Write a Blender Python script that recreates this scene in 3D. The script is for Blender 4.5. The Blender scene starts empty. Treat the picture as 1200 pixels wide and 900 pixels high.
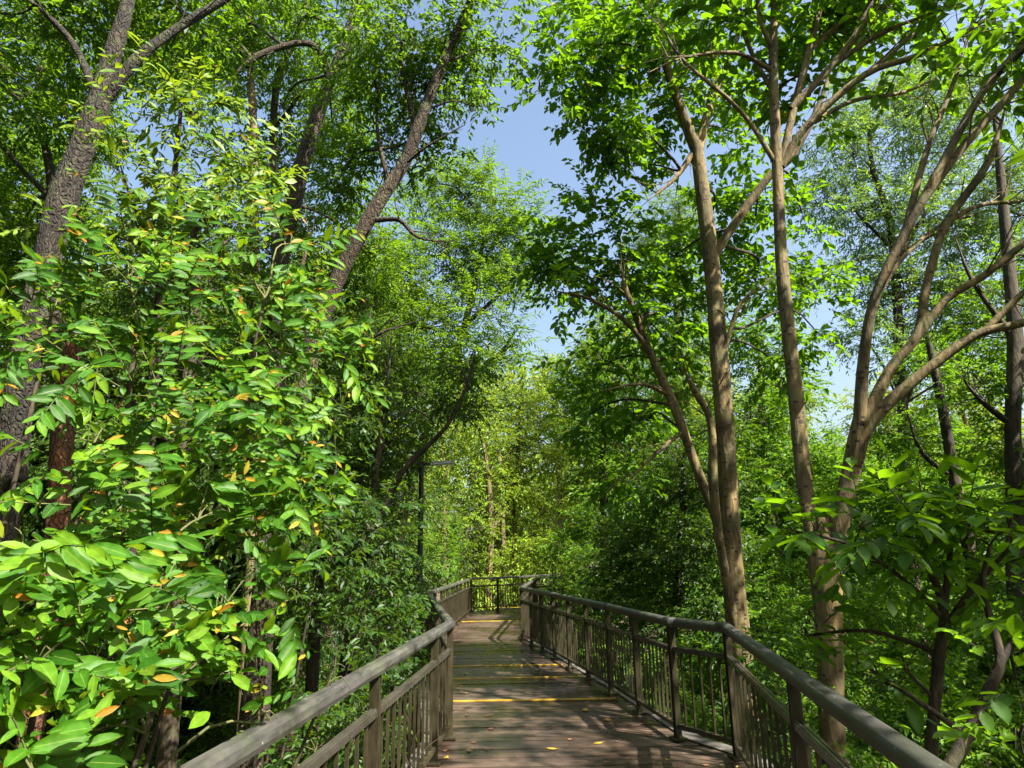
import bpy, math, random
import numpy as np

random.seed(7)
RNG = np.random.default_rng(11)
sc = bpy.context.scene
COL = sc.collection

# ------------------------------------------------------------------ camera
F_PX, PITCH, ROLL, EYE = 797.0, math.radians(14.4), math.radians(1.0), 1.7
cam_d = bpy.data.cameras.new('camera')
cam_d.sensor_fit = 'HORIZONTAL'
cam_d.sensor_width = 36.0
cam_d.lens = 36.0 * F_PX / 1200.0
cam_d.clip_end = 1000.0
cam_d.clip_start = 0.05
cam = bpy.data.objects.new('camera', cam_d)
COL.objects.link(cam)


def _rx(a):
    return np.array([[1, 0, 0], [0, math.cos(a), -math.sin(a)], [0, math.sin(a), math.cos(a)]])


def _rz(a):
    return np.array([[math.cos(a), -math.sin(a), 0], [math.sin(a), math.cos(a), 0], [0, 0, 1]])


CAM_R = _rx(math.pi / 2 + PITCH) @ _rz(-ROLL)
import mathutils
mw = mathutils.Matrix([list(CAM_R[0]) + [0], list(CAM_R[1]) + [0], list(CAM_R[2]) + [EYE], [0, 0, 0, 1]])
cam.matrix_world = mw
sc.camera = cam
FWD = -CAM_R[:, 2]


def W(px, py, Y):
    """sight line through a point of the photograph (1200 x 900) met at the distance Y"""
    d = CAM_R @ np.array([(px - 600) / F_PX, (450 - py) / F_PX, -1.0])
    return d * (Y / d[1]) + np.array([0, 0, EYE])


def G(px, py, z=0.0):
    d = CAM_R @ np.array([(px - 600) / F_PX, (450 - py) / F_PX, -1.0])
    return d * ((z - EYE) / d[2]) + np.array([0, 0, EYE])


def msize(p, npx):
    return npx * float(np.dot(p - np.array([0, 0, EYE]), FWD)) / F_PX


# ------------------------------------------------------------------ world and sun
SUN = np.array([0.67, -0.50, 1.0])
SUN = SUN / np.linalg.norm(SUN)
world = bpy.data.worlds.new('World')
sc.world = world
world.use_nodes = True
nt = world.node_tree
bg = nt.nodes['Background']
sky = nt.nodes.new('ShaderNodeTexSky')
sky.sky_type = 'NISHITA'
sky.sun_disc = False
sky.sun_elevation = math.asin(SUN[2])
sky.sun_rotation = math.atan2(SUN[0], SUN[1])
sky.air_density = 1.3
sky.dust_density = 4.0
sky.ozone_density = 1.5
nt.links.new(sky.outputs[0], bg.inputs[0])
bg.inputs[1].default_value = 0.076
sl = bpy.data.lights.new('sun', 'SUN')
sl.energy = 5.0
sl.angle = math.radians(0.53)
sl.color = (1.0, 0.945, 0.86)
so = bpy.data.objects.new('sun', sl)
COL.objects.link(so)
so.rotation_euler = mathutils.Vector(tuple(-SUN)).to_track_quat('-Z', 'Y').to_euler()
sc.view_settings.view_transform = 'Standard'
sc.view_settings.look = 'None'
sc.view_settings.gamma = 1.0
sc.view_settings.exposure = 1.92
sc.view_settings.use_curve_mapping = False
cy = sc.cycles
cy.max_bounces = 7
cy.diffuse_bounces = 3
cy.glossy_bounces = 3
cy.transmission_bounces = 4
cy.use_denoising = True
cy.sample_clamp_indirect = 6.0


# ------------------------------------------------------------------ materials
def mat(name):
    m = bpy.data.materials.new(name)
    m.use_nodes = True
    t = m.node_tree
    t.nodes.clear()
    out = t.nodes.new('ShaderNodeOutputMaterial')
    return m, t, out


def N(t, kind, **kw):
    n = t.nodes.new(kind)
    for k, v in kw.items():
        setattr(n, k, v)
    return n


def ramp(t, fac, stops):
    r = N(t, 'ShaderNodeValToRGB')
    el = r.color_ramp.elements
    while len(el) < len(stops):
        el.new(0.5)
    for e, (p, c) in zip(el, stops):
        e.position = p
        e.color = (*c, 1) if len(c) == 3 else c
    t.links.new(fac, r.inputs[0])
    return r.outputs[0]


def mixc(t, fac, a, b, blend='MIX'):
    m = N(t, 'ShaderNodeMix', data_type='RGBA', blend_type=blend)
    for sock, v in ((m.inputs[0], fac), (m.inputs[6], a), (m.inputs[7], b)):
        if hasattr(v, 'is_linked'):
            t.links.new(v, sock)
        elif isinstance(v, (int, float)):
            sock.default_value = v
        else:
            sock.default_value = (*v, 1)
    return m.outputs[2]


def leaf_mat(name, dark, mid, light, young=(0.42, 0.16, 0.03), trans=(0.30, 0.46, 0.03), tfac=0.38,
             rough=0.38, rib=0.0, spec=0.5):
    """tint attribute: r leaf to leaf variation, g youth of the leaf, b distance from the midrib"""
    m, t, out = mat(name)
    at = N(t, 'ShaderNodeAttribute', attribute_name='tint')
    sp = N(t, 'ShaderNodeSeparateColor')
    t.links.new(at.outputs['Color'], sp.inputs[0])
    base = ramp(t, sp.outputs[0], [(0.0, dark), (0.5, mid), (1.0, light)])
    ymid = tuple(0.5 * a + 0.5 * b for a, b in zip(young, (0.26, 0.36, 0.03)))
    yc = ramp(t, sp.outputs[1], [(0.35, light), (0.6, ymid), (1.0, young)])
    yf = N(t, 'ShaderNodeMapRange')
    yf.inputs[1].default_value = 0.25
    yf.inputs[2].default_value = 0.5
    t.links.new(sp.outputs[1], yf.inputs[0])
    base = mixc(t, yf.outputs[0], base, yc)
    if rib > 0:
        rf = N(t, 'ShaderNodeMapRange')
        rf.inputs[1].default_value = 0.0
        rf.inputs[2].default_value = 0.11
        rf.inputs[3].default_value = rib
        rf.inputs[4].default_value = 0.0
        t.links.new(sp.outputs[2], rf.inputs[0])
        base = mixc(t, rf.outputs[0], base, (0.22, 0.30, 0.06))
        tc = N(t, 'ShaderNodeTexCoord')
        nz = N(t, 'ShaderNodeTexNoise')
        nz.inputs['Scale'].default_value = 38.0
        nz.inputs['Detail'].default_value = 3.0
        t.links.new(tc.outputs['Object'], nz.inputs['Vector'])
        v = ramp(t, nz.outputs['Fac'], [(0.3, (0.72, 0.72, 0.72)), (0.65, (1.12, 1.12, 1.12))])
        base = mixc(t, 1.0, base, v, 'MULTIPLY')
        nb_ = N(t, 'ShaderNodeTexNoise')
        nb_.inputs['Scale'].default_value = 70.0
        nb_.inputs['Detail'].default_value = 2.0
        t.links.new(tc.outputs['Object'], nb_.inputs['Vector'])
        sb_ = N(t, 'ShaderNodeMapRange')
        sb_.inputs[1].default_value = 0.66
        sb_.inputs[2].default_value = 0.74
        sb_.inputs[4].default_value = 0.65
        t.links.new(nb_.outputs['Fac'], sb_.inputs[0])
        base = mixc(t, sb_.outputs[0], base, (0.11, 0.075, 0.025))
    geo = N(t, 'ShaderNodeNewGeometry')
    back = mixc(t, 0.3, base, (0.12, 0.19, 0.04))
    col = mixc(t, geo.outputs['Backfacing'], base, back)
    p = N(t, 'ShaderNodeBsdfPrincipled')
    t.links.new(col, p.inputs['Base Color'])
    p.inputs['Roughness'].default_value = rough
    p.inputs['Specular IOR Level'].default_value = spec
    tr = N(t, 'ShaderNodeBsdfTranslucent')
    tcol = mixc(t, 0.42, trans, base)
    tcol = mixc(t, yf.outputs[0], tcol, yc)
    t.links.new(tcol, tr.inputs['Color'])
    mx = N(t, 'ShaderNodeMixShader')
    mx.inputs[0].default_value = tfac
    t.links.new(p.outputs[0], mx.inputs[1])
    t.links.new(tr.outputs[0], mx.inputs[2])
    t.links.new(mx.outputs[0], out.inputs[0])
    return m


def bark_mat(name, c1, c2, c3, furrow=0.5, scars=0.0, moss=0.0, scale=1.0, crack=0.0):
    m, t, out = mat(name)
    tc = N(t, 'ShaderNodeTexCoord')
    mp = N(t, 'ShaderNodeMapping')
    mp.inputs['Scale'].default_value = (14 * scale, 14 * scale, 3.0 * scale)
    t.links.new(tc.outputs['Object'], mp.inputs[0])
    n1 = N(t, 'ShaderNodeTexNoise')
    n1.inputs['Scale'].default_value = 1.6
    n1.inputs['Detail'].default_value = 8
    n1.inputs['Roughness'].default_value = 0.65
    n1.inputs['Distortion'].default_value = 0.6
    t.links.new(mp.outputs[0], n1.inputs['Vector'])
    n2 = N(t, 'ShaderNodeTexNoise')
    n2.inputs['Scale'].default_value = 2.3
    n2.inputs['Detail'].default_value = 4
    t.links.new(tc.outputs['Object'], n2.inputs['Vector'])
    a = ramp(t, n1.outputs['Fac'], [(0.32, c1), (0.5, c2), (0.68, c3)])
    patch = ramp(t, n2.outputs['Fac'], [(0.36, (0.48, 0.47, 0.46)), (0.50, (0.92, 0.92, 0.92)), (0.64, (1.22, 1.20, 1.16))])
    a = mixc(t, 1.0, a, patch, 'MULTIPLY')
    hgt = n1.outputs['Fac']
    if crack > 0:
        mp3 = N(t, 'ShaderNodeMapping')
        mp3.inputs['Scale'].default_value = (30 * scale, 30 * scale, 4.0 * scale)
        ds = mixc(t, 0.45, tc.outputs['Object'], n2.outputs['Color'], 'ADD')
        t.links.new(ds, mp3.inputs[0])
        ve = N(t, 'ShaderNodeTexVoronoi', feature='DISTANCE_TO_EDGE')
        ve.inputs['Scale'].default_value = 1.0
        t.links.new(mp3.outputs[0], ve.inputs['Vector'])
        cf = N(t, 'ShaderNodeMapRange')
        cf.inputs[1].default_value = 0.02
        cf.inputs[2].default_value = 0.22
        cf.inputs[3].default_value = crack
        cf.inputs[4].default_value = 0.0
        t.links.new(ve.outputs['Distance'], cf.inputs[0])
        a = mixc(t, cf.outputs[0], a, c1)
        inv = N(t, 'ShaderNodeMath', operation='SUBTRACT')
        t.links.new(n1.outputs['Fac'], inv.inputs[0])
        t.links.new(cf.outputs[0], inv.inputs[1])
        hgt = inv.outputs[0]
    if scars > 0:
        mp2 = N(t, 'ShaderNodeMapping')
        mp2.inputs['Scale'].default_value = (10, 10, 17)
        t.links.new(tc.outputs['Object'], mp2.inputs[0])
        vo = N(t, 'ShaderNodeTexVoronoi')
        vo.inputs['Scale'].default_value = 1.0
        t.links.new(mp2.outputs[0], vo.inputs['Vector'])
        sf = N(t, 'ShaderNodeMapRange')
        sf.inputs[1].default_value = 0.20
        sf.inputs[2].default_value = 0.31
        sf.inputs[3].default_value = scars
        sf.inputs[4].default_value = 0.0
        t.links.new(vo.outputs['Distance'], sf.inputs[0])
        a = mixc(t, sf.outputs[0], a, (0.030, 0.018, 0.010))
    if moss > 0:
        n3 = N(t, 'ShaderNodeTexNoise')
        n3.inputs['Scale'].default_value = 5.0
        n3.inputs['Detail'].default_value = 6
        t.links.new(tc.outputs['Object'], n3.inputs['Vector'])
        mf = N(t, 'ShaderNodeMapRange')
        mf.inputs[1].default_value = 0.52
        mf.inputs[2].default_value = 0.66
        mf.inputs[4].default_value = moss
        t.links.new(n3.outputs['Fac'], mf.inputs[0])
        a = mixc(t, mf.outputs[0], a, (0.10, 0.12, 0.035))
    p = N(t, 'ShaderNodeBsdfPrincipled')
    p.inputs['Roughness'].default_value = 0.85
    t.links.new(a, p.inputs['Base Color'])
    b = N(t, 'ShaderNodeBump')
    b.inputs['Strength'].default_value = furrow
    b.inputs['Distance'].default_value = 0.03
    t.links.new(hgt, b.inputs['Height'])
    t.links.new(b.outputs[0], p.inputs['Normal'])
    t.links.new(p.outputs[0], out.inputs[0])
    return m


M = {}
M['laurel'] = leaf_mat('laurel_leaf', (0.016, 0.068, 0.004), (0.042, 0.135, 0.007), (0.125, 0.245, 0.010),
                       young=(0.34, 0.12, 0.012), tfac=0.32, rough=0.50, spec=0.20, rib=0.5, trans=(0.34, 0.52, 0.008))
M['spray'] = leaf_mat('glossy_leaf', (0.028, 0.085, 0.006), (0.070, 0.155, 0.010), (0.16, 0.25, 0.02), tfac=0.36, rough=0.45, spec=0.28,
                      trans=(0.42, 0.56, 0.012))
M['broad'] = leaf_mat('broad_leaf', (0.014, 0.052, 0.003), (0.036, 0.105, 0.004), (0.085, 0.175, 0.006), tfac=0.48, rough=0.5, spec=0.3,
                      trans=(0.29, 0.57, 0.005), young=(0.40, 0.32, 0.02))
M['wood_shade'] = leaf_mat('shade_toned_leaf', (0.010, 0.036, 0.004), (0.026, 0.075, 0.006), (0.070, 0.145, 0.010), tfac=0.34,  # understory shade is put into this darker leaf colour
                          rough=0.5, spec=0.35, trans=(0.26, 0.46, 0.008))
M['canopy'] = leaf_mat('canopy_leaf', (0.015, 0.050, 0.004), (0.042, 0.105, 0.005), (0.11, 0.19, 0.008), tfac=0.48,
                       rough=0.5, spec=0.3, trans=(0.30, 0.55, 0.006))
M['feather'] = leaf_mat('feather_leaf', (0.020, 0.065, 0.006), (0.055, 0.135, 0.010), (0.13, 0.23, 0.015), tfac=0.42,
                        rough=0.55, spec=0.3, trans=(0.32, 0.54, 0.015))
M['yellowish'] = leaf_mat('yellow_green_leaf', (0.05, 0.12, 0.006), (0.125, 0.245, 0.012), (0.30, 0.42, 0.035), tfac=0.38,
                          rough=0.5, spec=0.3, trans=(0.54, 0.60, 0.02), young=(0.38, 0.30, 0.05))
M['fine'] = leaf_mat('fine_leaf', (0.035, 0.10, 0.022), (0.08, 0.17, 0.035), (0.17, 0.27, 0.075), tfac=0.40,
                     rough=0.42, spec=0.4, trans=(0.36, 0.58, 0.02))
M['under'] = leaf_mat('undergrowth_leaf', (0.015, 0.058, 0.004), (0.048, 0.13, 0.006), (0.13, 0.24, 0.010), tfac=0.40,
                      rough=0.5, spec=0.3, trans=(0.29, 0.56, 0.008))
M['bark_dark'] = bark_mat('furrowed_bark', (0.0062, 0.0042, 0.0023), (0.0325, 0.0237, 0.0130), (0.0765, 0.0592, 0.0364), furrow=1.0, moss=0.35, crack=0.6)
M['bark_brown'] = bark_mat('brown_bark', (0.0112, 0.0066, 0.0031), (0.0510, 0.0331, 0.0153), (0.1071, 0.0739, 0.0382), furrow=1.0, moss=0.3, crack=0.5)
M['bark_pale'] = bark_mat('pale_bark', (0.056, 0.037, 0.012), (0.142, 0.100, 0.034), (0.235, 0.175, 0.072), furrow=0.7, scars=0.95, moss=0.45, scale=0.8)
M['bark_red'] = bark_mat('red_bark', (0.0408, 0.0136, 0.0054), (0.1632, 0.0612, 0.0170), (0.2448, 0.1156, 0.0374), furrow=1.0, crack=0.6)
M['bark_slim'] = bark_mat('slim_bark', (0.0122, 0.0082, 0.0041), (0.0374, 0.0258, 0.0129), (0.0816, 0.0578, 0.0286), furrow=0.6, moss=0.25)
M['bark_lit'] = bark_mat('sun_toned_bark', (0.0748, 0.0544, 0.0238), (0.1496, 0.1088, 0.0476), (0.2176, 0.1632, 0.0816), furrow=0.5)  # paler bark, the sun on the stems is put into its colour
M['green_twig'] = bark_mat('green_twig', (0.05, 0.06, 0.015), (0.09, 0.10, 0.025), (0.12, 0.10, 0.04), furrow=0.1)


# ------------------------------------------------------------------ mesh building
class MB:
    def __init__(self):
        self.v, self.f, self.m, self.t, self.s = [], [], [], [], []
        self.n = 0

    def add(self, V, Fq, mi=0, tint=None, smooth=False):
        V = np.asarray(V, float).reshape(-1, 3)
        Fq = np.asarray(Fq, int).reshape(-1, 4)
        self.v.append(V)
        self.f.append(Fq + self.n)
        self.m.append(np.full(len(Fq), mi, np.int32))
        self.s.append(np.full(len(Fq), smooth, bool))
        if tint is None:
            tint = np.zeros((len(V), 3))
        self.t.append(tint)
        self.n += len(V)

    def box(self, c, ax, ay, az, mi=0):
        """box about c with half vectors ax, ay, az"""
        c, ax, ay, az = (np.asarray(q, float) for q in (c, ax, ay, az))
        V = [c + sx * ax + sy * ay + sz * az for sz in (-1, 1) for sy in (-1, 1) for sx in (-1, 1)]
        self.add(V, [(0, 2, 3, 1), (4, 5, 7, 6), (0, 1, 5, 4), (2, 6, 7, 3), (0, 4, 6, 2), (1, 3, 7, 5)], mi)

    def sweep(self, pts, prof, mi=0, caps=True, smooth=False):
        """profile (x across, z up) swept along a polyline with mitred corners"""
        pts = np.asarray(pts, float)
        prof = np.asarray(prof, float)
        n, k = len(pts), len(prof)
        rings = []
        for i in range(n):
            a = pts[min(i + 1, n - 1)] - pts[max(i - 1, 0)] if 0 < i < n - 1 else (pts[1] - pts[0] if i == 0 else pts[-1] - pts[-2])
            if 0 < i < n - 1:
                d1 = (pts[i] - pts[i - 1]) / np.linalg.norm(pts[i] - pts[i - 1])
                d2 = (pts[i + 1] - pts[i]) / np.linalg.norm(pts[i + 1] - pts[i])
                a = d1 + d2
                mit = 1 / max(0.5, math.sqrt((1 + float(np.dot(d1, d2))) / 2))
            else:
                mit = 1.0
            s = np.array([a[1], -a[0], 0.0])
            s /= np.linalg.norm(s)
            rings.append(pts[i] + prof[:, :1] * s * mit + prof[:, 1:] * np.array([0, 0, 1.0]))
        V = np.concatenate(rings)
        Fq = [(i * k + j, i * k + (j + 1) % k, (i + 1) * k + (j + 1) % k, (i + 1) * k + j) for i in range(n - 1) for j in range(k)]
        if caps:
            for o in (0, (n - 1) * k):
                for j in range(1, k - 2, 2):
                    Fq.append((o, o + j, o + j + 1, o + j + 2))
        self.add(V, Fq, mi, None, smooth)

    def tube(self, pts, rad, sides=8, mi=0, wob=0.0, sub=3):
        P = np.asarray(pts, float)
        R = np.asarray(rad, float)
        if len(P) > 2 and sub > 1:                       # Catmull-Rom
            Q, S = [], []
            E = np.vstack([2 * P[0] - P[1], P, 2 * P[-1] - P[-2]])
            for i in range(len(P) - 1):
                p0, p1, p2, p3 = E[i:i + 4]
                for u in np.arange(sub) / sub:
                    Q.append(0.5 * (2 * p1 + (p2 - p0) * u + (2 * p0 - 5 * p1 + 4 * p2 - p3) * u * u + (3 * p1 - p0 - 3 * p2 + p3) * u ** 3))
                    S.append(R[i] * (1 - u) + R[i + 1] * u)
            Q.append(P[-1])
            S.append(R[-1])
            P, R = np.array(Q), np.array(S)
        n = len(P)
        T = np.gradient(P, axis=0)
        T /= np.linalg.norm(T, axis=1)[:, None] + 1e-9
        u = np.cross(T[0], [0.3, 0.9, 0.1])
        if np.linalg.norm(u) < 1e-3:
            u = np.cross(T[0], [1, 0, 0])
        an = np.arange(sides) * 2 * math.pi / sides
        rings = []
        ph = RNG.uniform(0, 6.28, 4)
        for i in range(n):
            u = u - T[i] * np.dot(u, T[i])
            u /= np.linalg.norm(u) + 1e-9
            w = np.cross(T[i], u)
            r = R[i]
            if wob:
                z = i * 0.7
                rr = r * (1 + wob * (np.sin(an * 2 + ph[0] + z * 0.5) * 0.6 + np.sin(an * 3 + ph[1] - z * 0.8) * 0.5 + np.sin(z * 1.3 + ph[2]) * 0.5))
            else:
                rr = np.full(sides, r)
            rings.append(P[i] + rr[:, None] * (np.cos(an)[:, None] * u + np.sin(an)[:, None] * w))
        V = np.concatenate(rings)
        j = np.arange(sides)
        Fq = np.concatenate([np.stack([i * sides + j, i * sides + (j + 1) % sides, (i + 1) * sides + (j + 1) % sides, (i + 1) * sides + j], 1) for i in range(n - 1)])
        self.add(V, Fq, mi, None, True)

    def build(self, name, mats, parent=None):
        V = np.concatenate(self.v)
        if parent is not None:
            V = V - np.array(parent['origin'])
        Fq = np.concatenate(self.f)
        me = bpy.data.meshes.new(name)
        me.vertices.add(len(V))
        me.vertices.foreach_set('co', V.astype(np.float32).ravel())
        me.loops.add(len(Fq) * 4)
        me.loops.foreach_set('vertex_index', Fq.astype(np.int32).ravel())
        me.polygons.add(len(Fq))
        me.polygons.foreach_set('loop_start', np.arange(0, len(Fq) * 4, 4, dtype=np.int32))
        me.polygons.foreach_set('material_index', np.concatenate(self.m))
        me.polygons.foreach_set('use_smooth', np.concatenate(self.s))
        me.update(calc_edges=True)
        T = np.concatenate(self.t)
        if T.any():
            a = me.attributes.new('tint', 'FLOAT_COLOR', 'POINT')
            a.data.foreach_set('color', np.hstack([T, np.ones((len(T), 1))]).astype(np.float32).ravel())
        for q in (mats if isinstance(mats, (list, tuple)) else [mats]):
            me.materials.append(q)
        me.validate(verbose=False)
        o = bpy.data.objects.new(name, me)
        COL.objects.link(o)
        if parent is not None:
            o.parent = parent
        return o


def thing(name, label, cat, loc, group=None):
    o = bpy.data.objects.new(name, None)
    o.empty_display_size = 0.2
    COL.objects.link(o)
    o.location = tuple(float(q) for q in loc)
    o['origin'] = [float(q) for q in loc]
    tag(o, label, cat, group)
    return o


def tag(o, label=None, cat=None, group=None, kind=None):
    if label:
        o['label'] = label
    if cat:
        o['category'] = cat
    if group:
        o['group'] = group
    if kind:
        o['kind'] = kind
    return o


# ------------------------------------------------------------------ leaves
def leaf_template(fine):
    if fine:
        ys = [0.0, 0.16, 0.40, 0.68, 0.88, 1.0]
        ws = [0.02, 0.30, 0.50, 0.42, 0.20, 0.0]
        V, B = [], []
        for y, w in zip(ys, ws):
            zc = -0.16 * y * y
            for s in (-1, 0, 1):
                V.append((s * w, y, zc, abs(s) * 0.22))
                B.append(abs(s))
        Fq = []
        for i in range(len(ys) - 1):
            a = i * 3
            Fq += [(a, a + 1, a + 4, a + 3), (a + 1, a + 2, a + 5, a + 4)]
        return np.array(V), np.array(B, float), np.array(Fq)
    V = [(0, 0, 0, 0), (-0.44, 0.30, 0, .22), (-0.36, 0.66, -.04, .22), (0, 1, -0.12, 0), (0.36, 0.66, -.04, .22), (0.44, 0.30, 0, .22)]
    return np.array(V), np.array([0, 1, 1, 0, 1, 1.0]), np.array([(0, 3, 2, 1), (0, 5, 4, 3)])


TF = leaf_template(True)
TM = leaf_template(False)


def put_leaves(mb, P, D, Nn, L, Wd, rnd, young, fine=False, mi=0):
    V, B, Fq = TF if fine else TM
    D = D / (np.linalg.norm(D, axis=1)[:, None] + 1e-9)
    S = np.cross(D, Nn)
    S /= np.linalg.norm(S, axis=1)[:, None] + 1e-9
    U = np.cross(S, D)
    n = len(P)
    fold = RNG.uniform(0.3, 1.5, n)
    curl = RNG.uniform(0.2, 2.2, n)
    X = V[None, :, 0] * Wd[:, None]
    Yv = V[None, :, 1] * L[:, None]
    Z = V[None, :, 2] * (L * curl)[:, None] + V[None, :, 3] * (Wd * fold)[:, None]
    co = P[:, None, :] + X[..., None] * S[:, None, :] + Yv[..., None] * D[:, None, :] + Z[..., None] * U[:, None, :]
    t = np.zeros((n, len(V), 3))
    t[..., 0] = np.clip(rnd, 0.004, 1)[:, None]
    t[..., 1] = np.clip(young, 0, 1)[:, None]
    t[..., 2] = B[None, :]
    Fa = (Fq[None] + (np.arange(n) * len(V))[:, None, None]).reshape(-1, 4)
    mb.add(co.reshape(-1, 3), Fa, mi, t.reshape(-1, 3), smooth=fine)


def sprigs(mb, O, T, slen, k, L, Wd, droop=0.25, tint=None, young=0.0, fine=False, twig=None, up=0.9, keep=None, jit=0.35, spread=0.8, nface=None):
    """n twigs at O along T, k leaves alternating up each twig"""
    n = len(O)
    if n == 0:
        return
    T = T / (np.linalg.norm(T, axis=1)[:, None] + 1e-9)
    upv = np.array([0, 0, 1.0])
    B = np.cross(T, upv + RNG.normal(0, 0.25, (n, 3)))
    B /= np.linalg.norm(B, axis=1)[:, None] + 1e-9
    tt = (np.arange(k) / max(1, k - 1)) ** 0.9
    sl = slen * RNG.uniform(0.7, 1.25, n)
    sag = np.array([0, 0, -1.0]) * (tt ** 2)[None, :, None] * (sl * droop * 0.6)[:, None, None]
    P = O[:, None, :] + T[:, None, :] * (tt[None, :] * sl[:, None])[..., None] + sag
    side = np.where(np.arange(k) % 2 == 0, 1.0, -1.0)
    side[-1] = 0.0
    D = T[:, None, :] * 0.6 + B[:, None, :] * side[None, :, None] * spread
    D = D + np.array([0, 0, -droop]) + RNG.normal(0, jit * 0.6, (n, k, 3))
    Nn = upv * up + RNG.normal(0, jit, (n, k, 3)) + SUN * 0.25
    if nface is not None:
        Nn = Nn + np.asarray(nface)
    ls = L * RNG.uniform(0.5, 1.25, (n, k)) * (0.75 + 0.4 * np.sin(np.pi * np.clip(tt * 0.8 + 0.15, 0, 1)))[None, :]
    ws = Wd / L * ls * RNG.uniform(0.85, 1.15, (n, k))
    base = (tint if tint is not None else np.full(n, 0.45))
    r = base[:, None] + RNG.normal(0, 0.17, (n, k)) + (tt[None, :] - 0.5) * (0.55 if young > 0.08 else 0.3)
    if young > 0:
        yy = np.where((tt[None, :] > 0.72) & (RNG.random((n, k)) < young), 0.28 + 0.72 * RNG.random((n, k)) ** 2.2, 0.0)
        yy = np.where((yy == 0) & (RNG.random((n, k)) < young * 0.06), RNG.uniform(0.6, 1.0, (n, k)), yy)
    else:
        yy = np.zeros((n, k))
    ls = ls * np.where(yy > 0.45, 0.68, 1.0)
    ws = ws * np.where(yy > 0.45, 0.62, 1.0)
    P, D, Nn = P.reshape(-1, 3), D.reshape(-1, 3), Nn.reshape(-1, 3)
    ls, ws, r, yy = ls.ravel(), ws.ravel(), r.ravel(), yy.ravel()
    ok = np.ones(len(P), bool)
    if keep is not None:
        Dn = D / (np.linalg.norm(D, axis=1)[:, None] + 1e-9)
        ok = keep(P) & keep(P + Dn * ls[:, None])
    put_leaves(mb, P[ok], D[ok], Nn[ok], ls[ok], ws[ok], r[ok], yy[ok], fine)
    if twig is not None:
        m_i, rr = twig
        E = O + T * sl[:, None] + np.array([0, 0, -1.0]) * (sl * droop * 0.6)[:, None]
        Mi = O + T * (sl * 0.5)[:, None] + np.array([0, 0, -1.0]) * (sl * droop * 0.15)[:, None]
        if keep is not None:
            kk = keep(O) & keep(E) & keep(E + T * (sl * 0.35)[:, None] + B * L * 0.7) & keep(E + T * (sl * 0.35)[:, None] - B * L * 0.7)
            O, E, Mi, B = O[kk], E[kk], Mi[kk], B[kk]
            n = len(O)
            if n == 0:
                return
        C = np.cross(E - O, B)
        C /= np.linalg.norm(C, axis=1)[:, None] + 1e-9
        ring = []
        for a in range(3):
            ring.append(B * math.cos(a * 2.094) + C * math.sin(a * 2.094))
        ring = np.stack(ring, 1)
        V = np.concatenate([O[:, None] + ring * rr, Mi[:, None] + ring * rr * 0.8, E[:, None] + ring * rr * 0.4], 1)
        q = np.array([(a + 3 * l, (a + 1) % 3 + 3 * l, (a + 1) % 3 + 3 + 3 * l, a + 3 + 3 * l) for l in (0, 1) for a in range(3)])
        Fa = (q[None] + (np.arange(n) * 9)[:, None, None]).reshape(-1, 4)
        mb.add(V.reshape(-1, 3), Fa, m_i, None, True)


SPEC = {
    # leaf length, width, leaves a twig, twig length, droop, youth, fine, twig radius, material, bark
    'laurel': dict(L=0.092, W=0.033, k=13, s=0.34, droop=0.32, young=0.42, fine=True, tw=0.003, m='laurel', up=0.20, jit=0.27, sp=0.72, nf=(0.32, -0.85, 0.10)),
    'spray': dict(L=0.088, W=0.033, k=9, s=0.25, droop=0.30, young=0.10, fine=True, tw=0.003, m='spray', up=0.4, jit=0.42, sp=0.7, nf=(0.3, -0.6, 0.15)),
    'broad': dict(L=0.140, W=0.090, k=7, s=0.36, droop=0.35, young=0.05, fine=False, tw=0.004, m='broad', up=0.9, jit=0.42),
    'broadnear': dict(L=0.135, W=0.072, k=7, s=0.30, droop=0.22, young=0.0, fine=True, tw=0.004, m='broad', up=1.1, jit=0.26),
    'canopy': dict(L=0.085, W=0.042, k=8, s=0.28, droop=0.45, young=0.03, fine=False, tw=0.003, m='canopy', up=0.7, jit=0.5),
    'dark': dict(L=0.09, W=0.042, k=8, s=0.28, droop=0.40, young=0.0, fine=False, tw=0.003, m='wood_shade', up=0.8, jit=0.45),
    'feather': dict(L=0.085, W=0.030, k=14, s=0.42, droop=0.22, young=0.0, fine=False, tw=0.003, m='feather', up=1.1, jit=0.25),
    'yellow': dict(L=0.17, W=0.085, k=7, s=0.5, droop=0.4, young=0.03, fine=False, tw=0.006, m='yellowish', up=0.7, jit=0.5),
    'fine': dict(L=0.095, W=0.028, k=9, s=0.30, droop=0.45, young=0.0, fine=False, tw=0.003, m='fine', up=0.5, jit=0.6),
    'under': dict(L=0.10, W=0.048, k=8, s=0.28, droop=0.30, young=0.02, fine=False, tw=0.003, m='under', up=0.9, jit=0.42),
}


def lump(px, py, Y, rpx, deep=1.0):
    c = W(px, py, Y)
    r = msize(c, rpx)
    return c, np.array([r, r * deep, r * 0.85])


def wl(x, y, z, r, rz=None):
    return np.array([x, y, z], float), np.array([r, r, rz or r * 0.8], float)


COVER = 1.55


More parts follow.
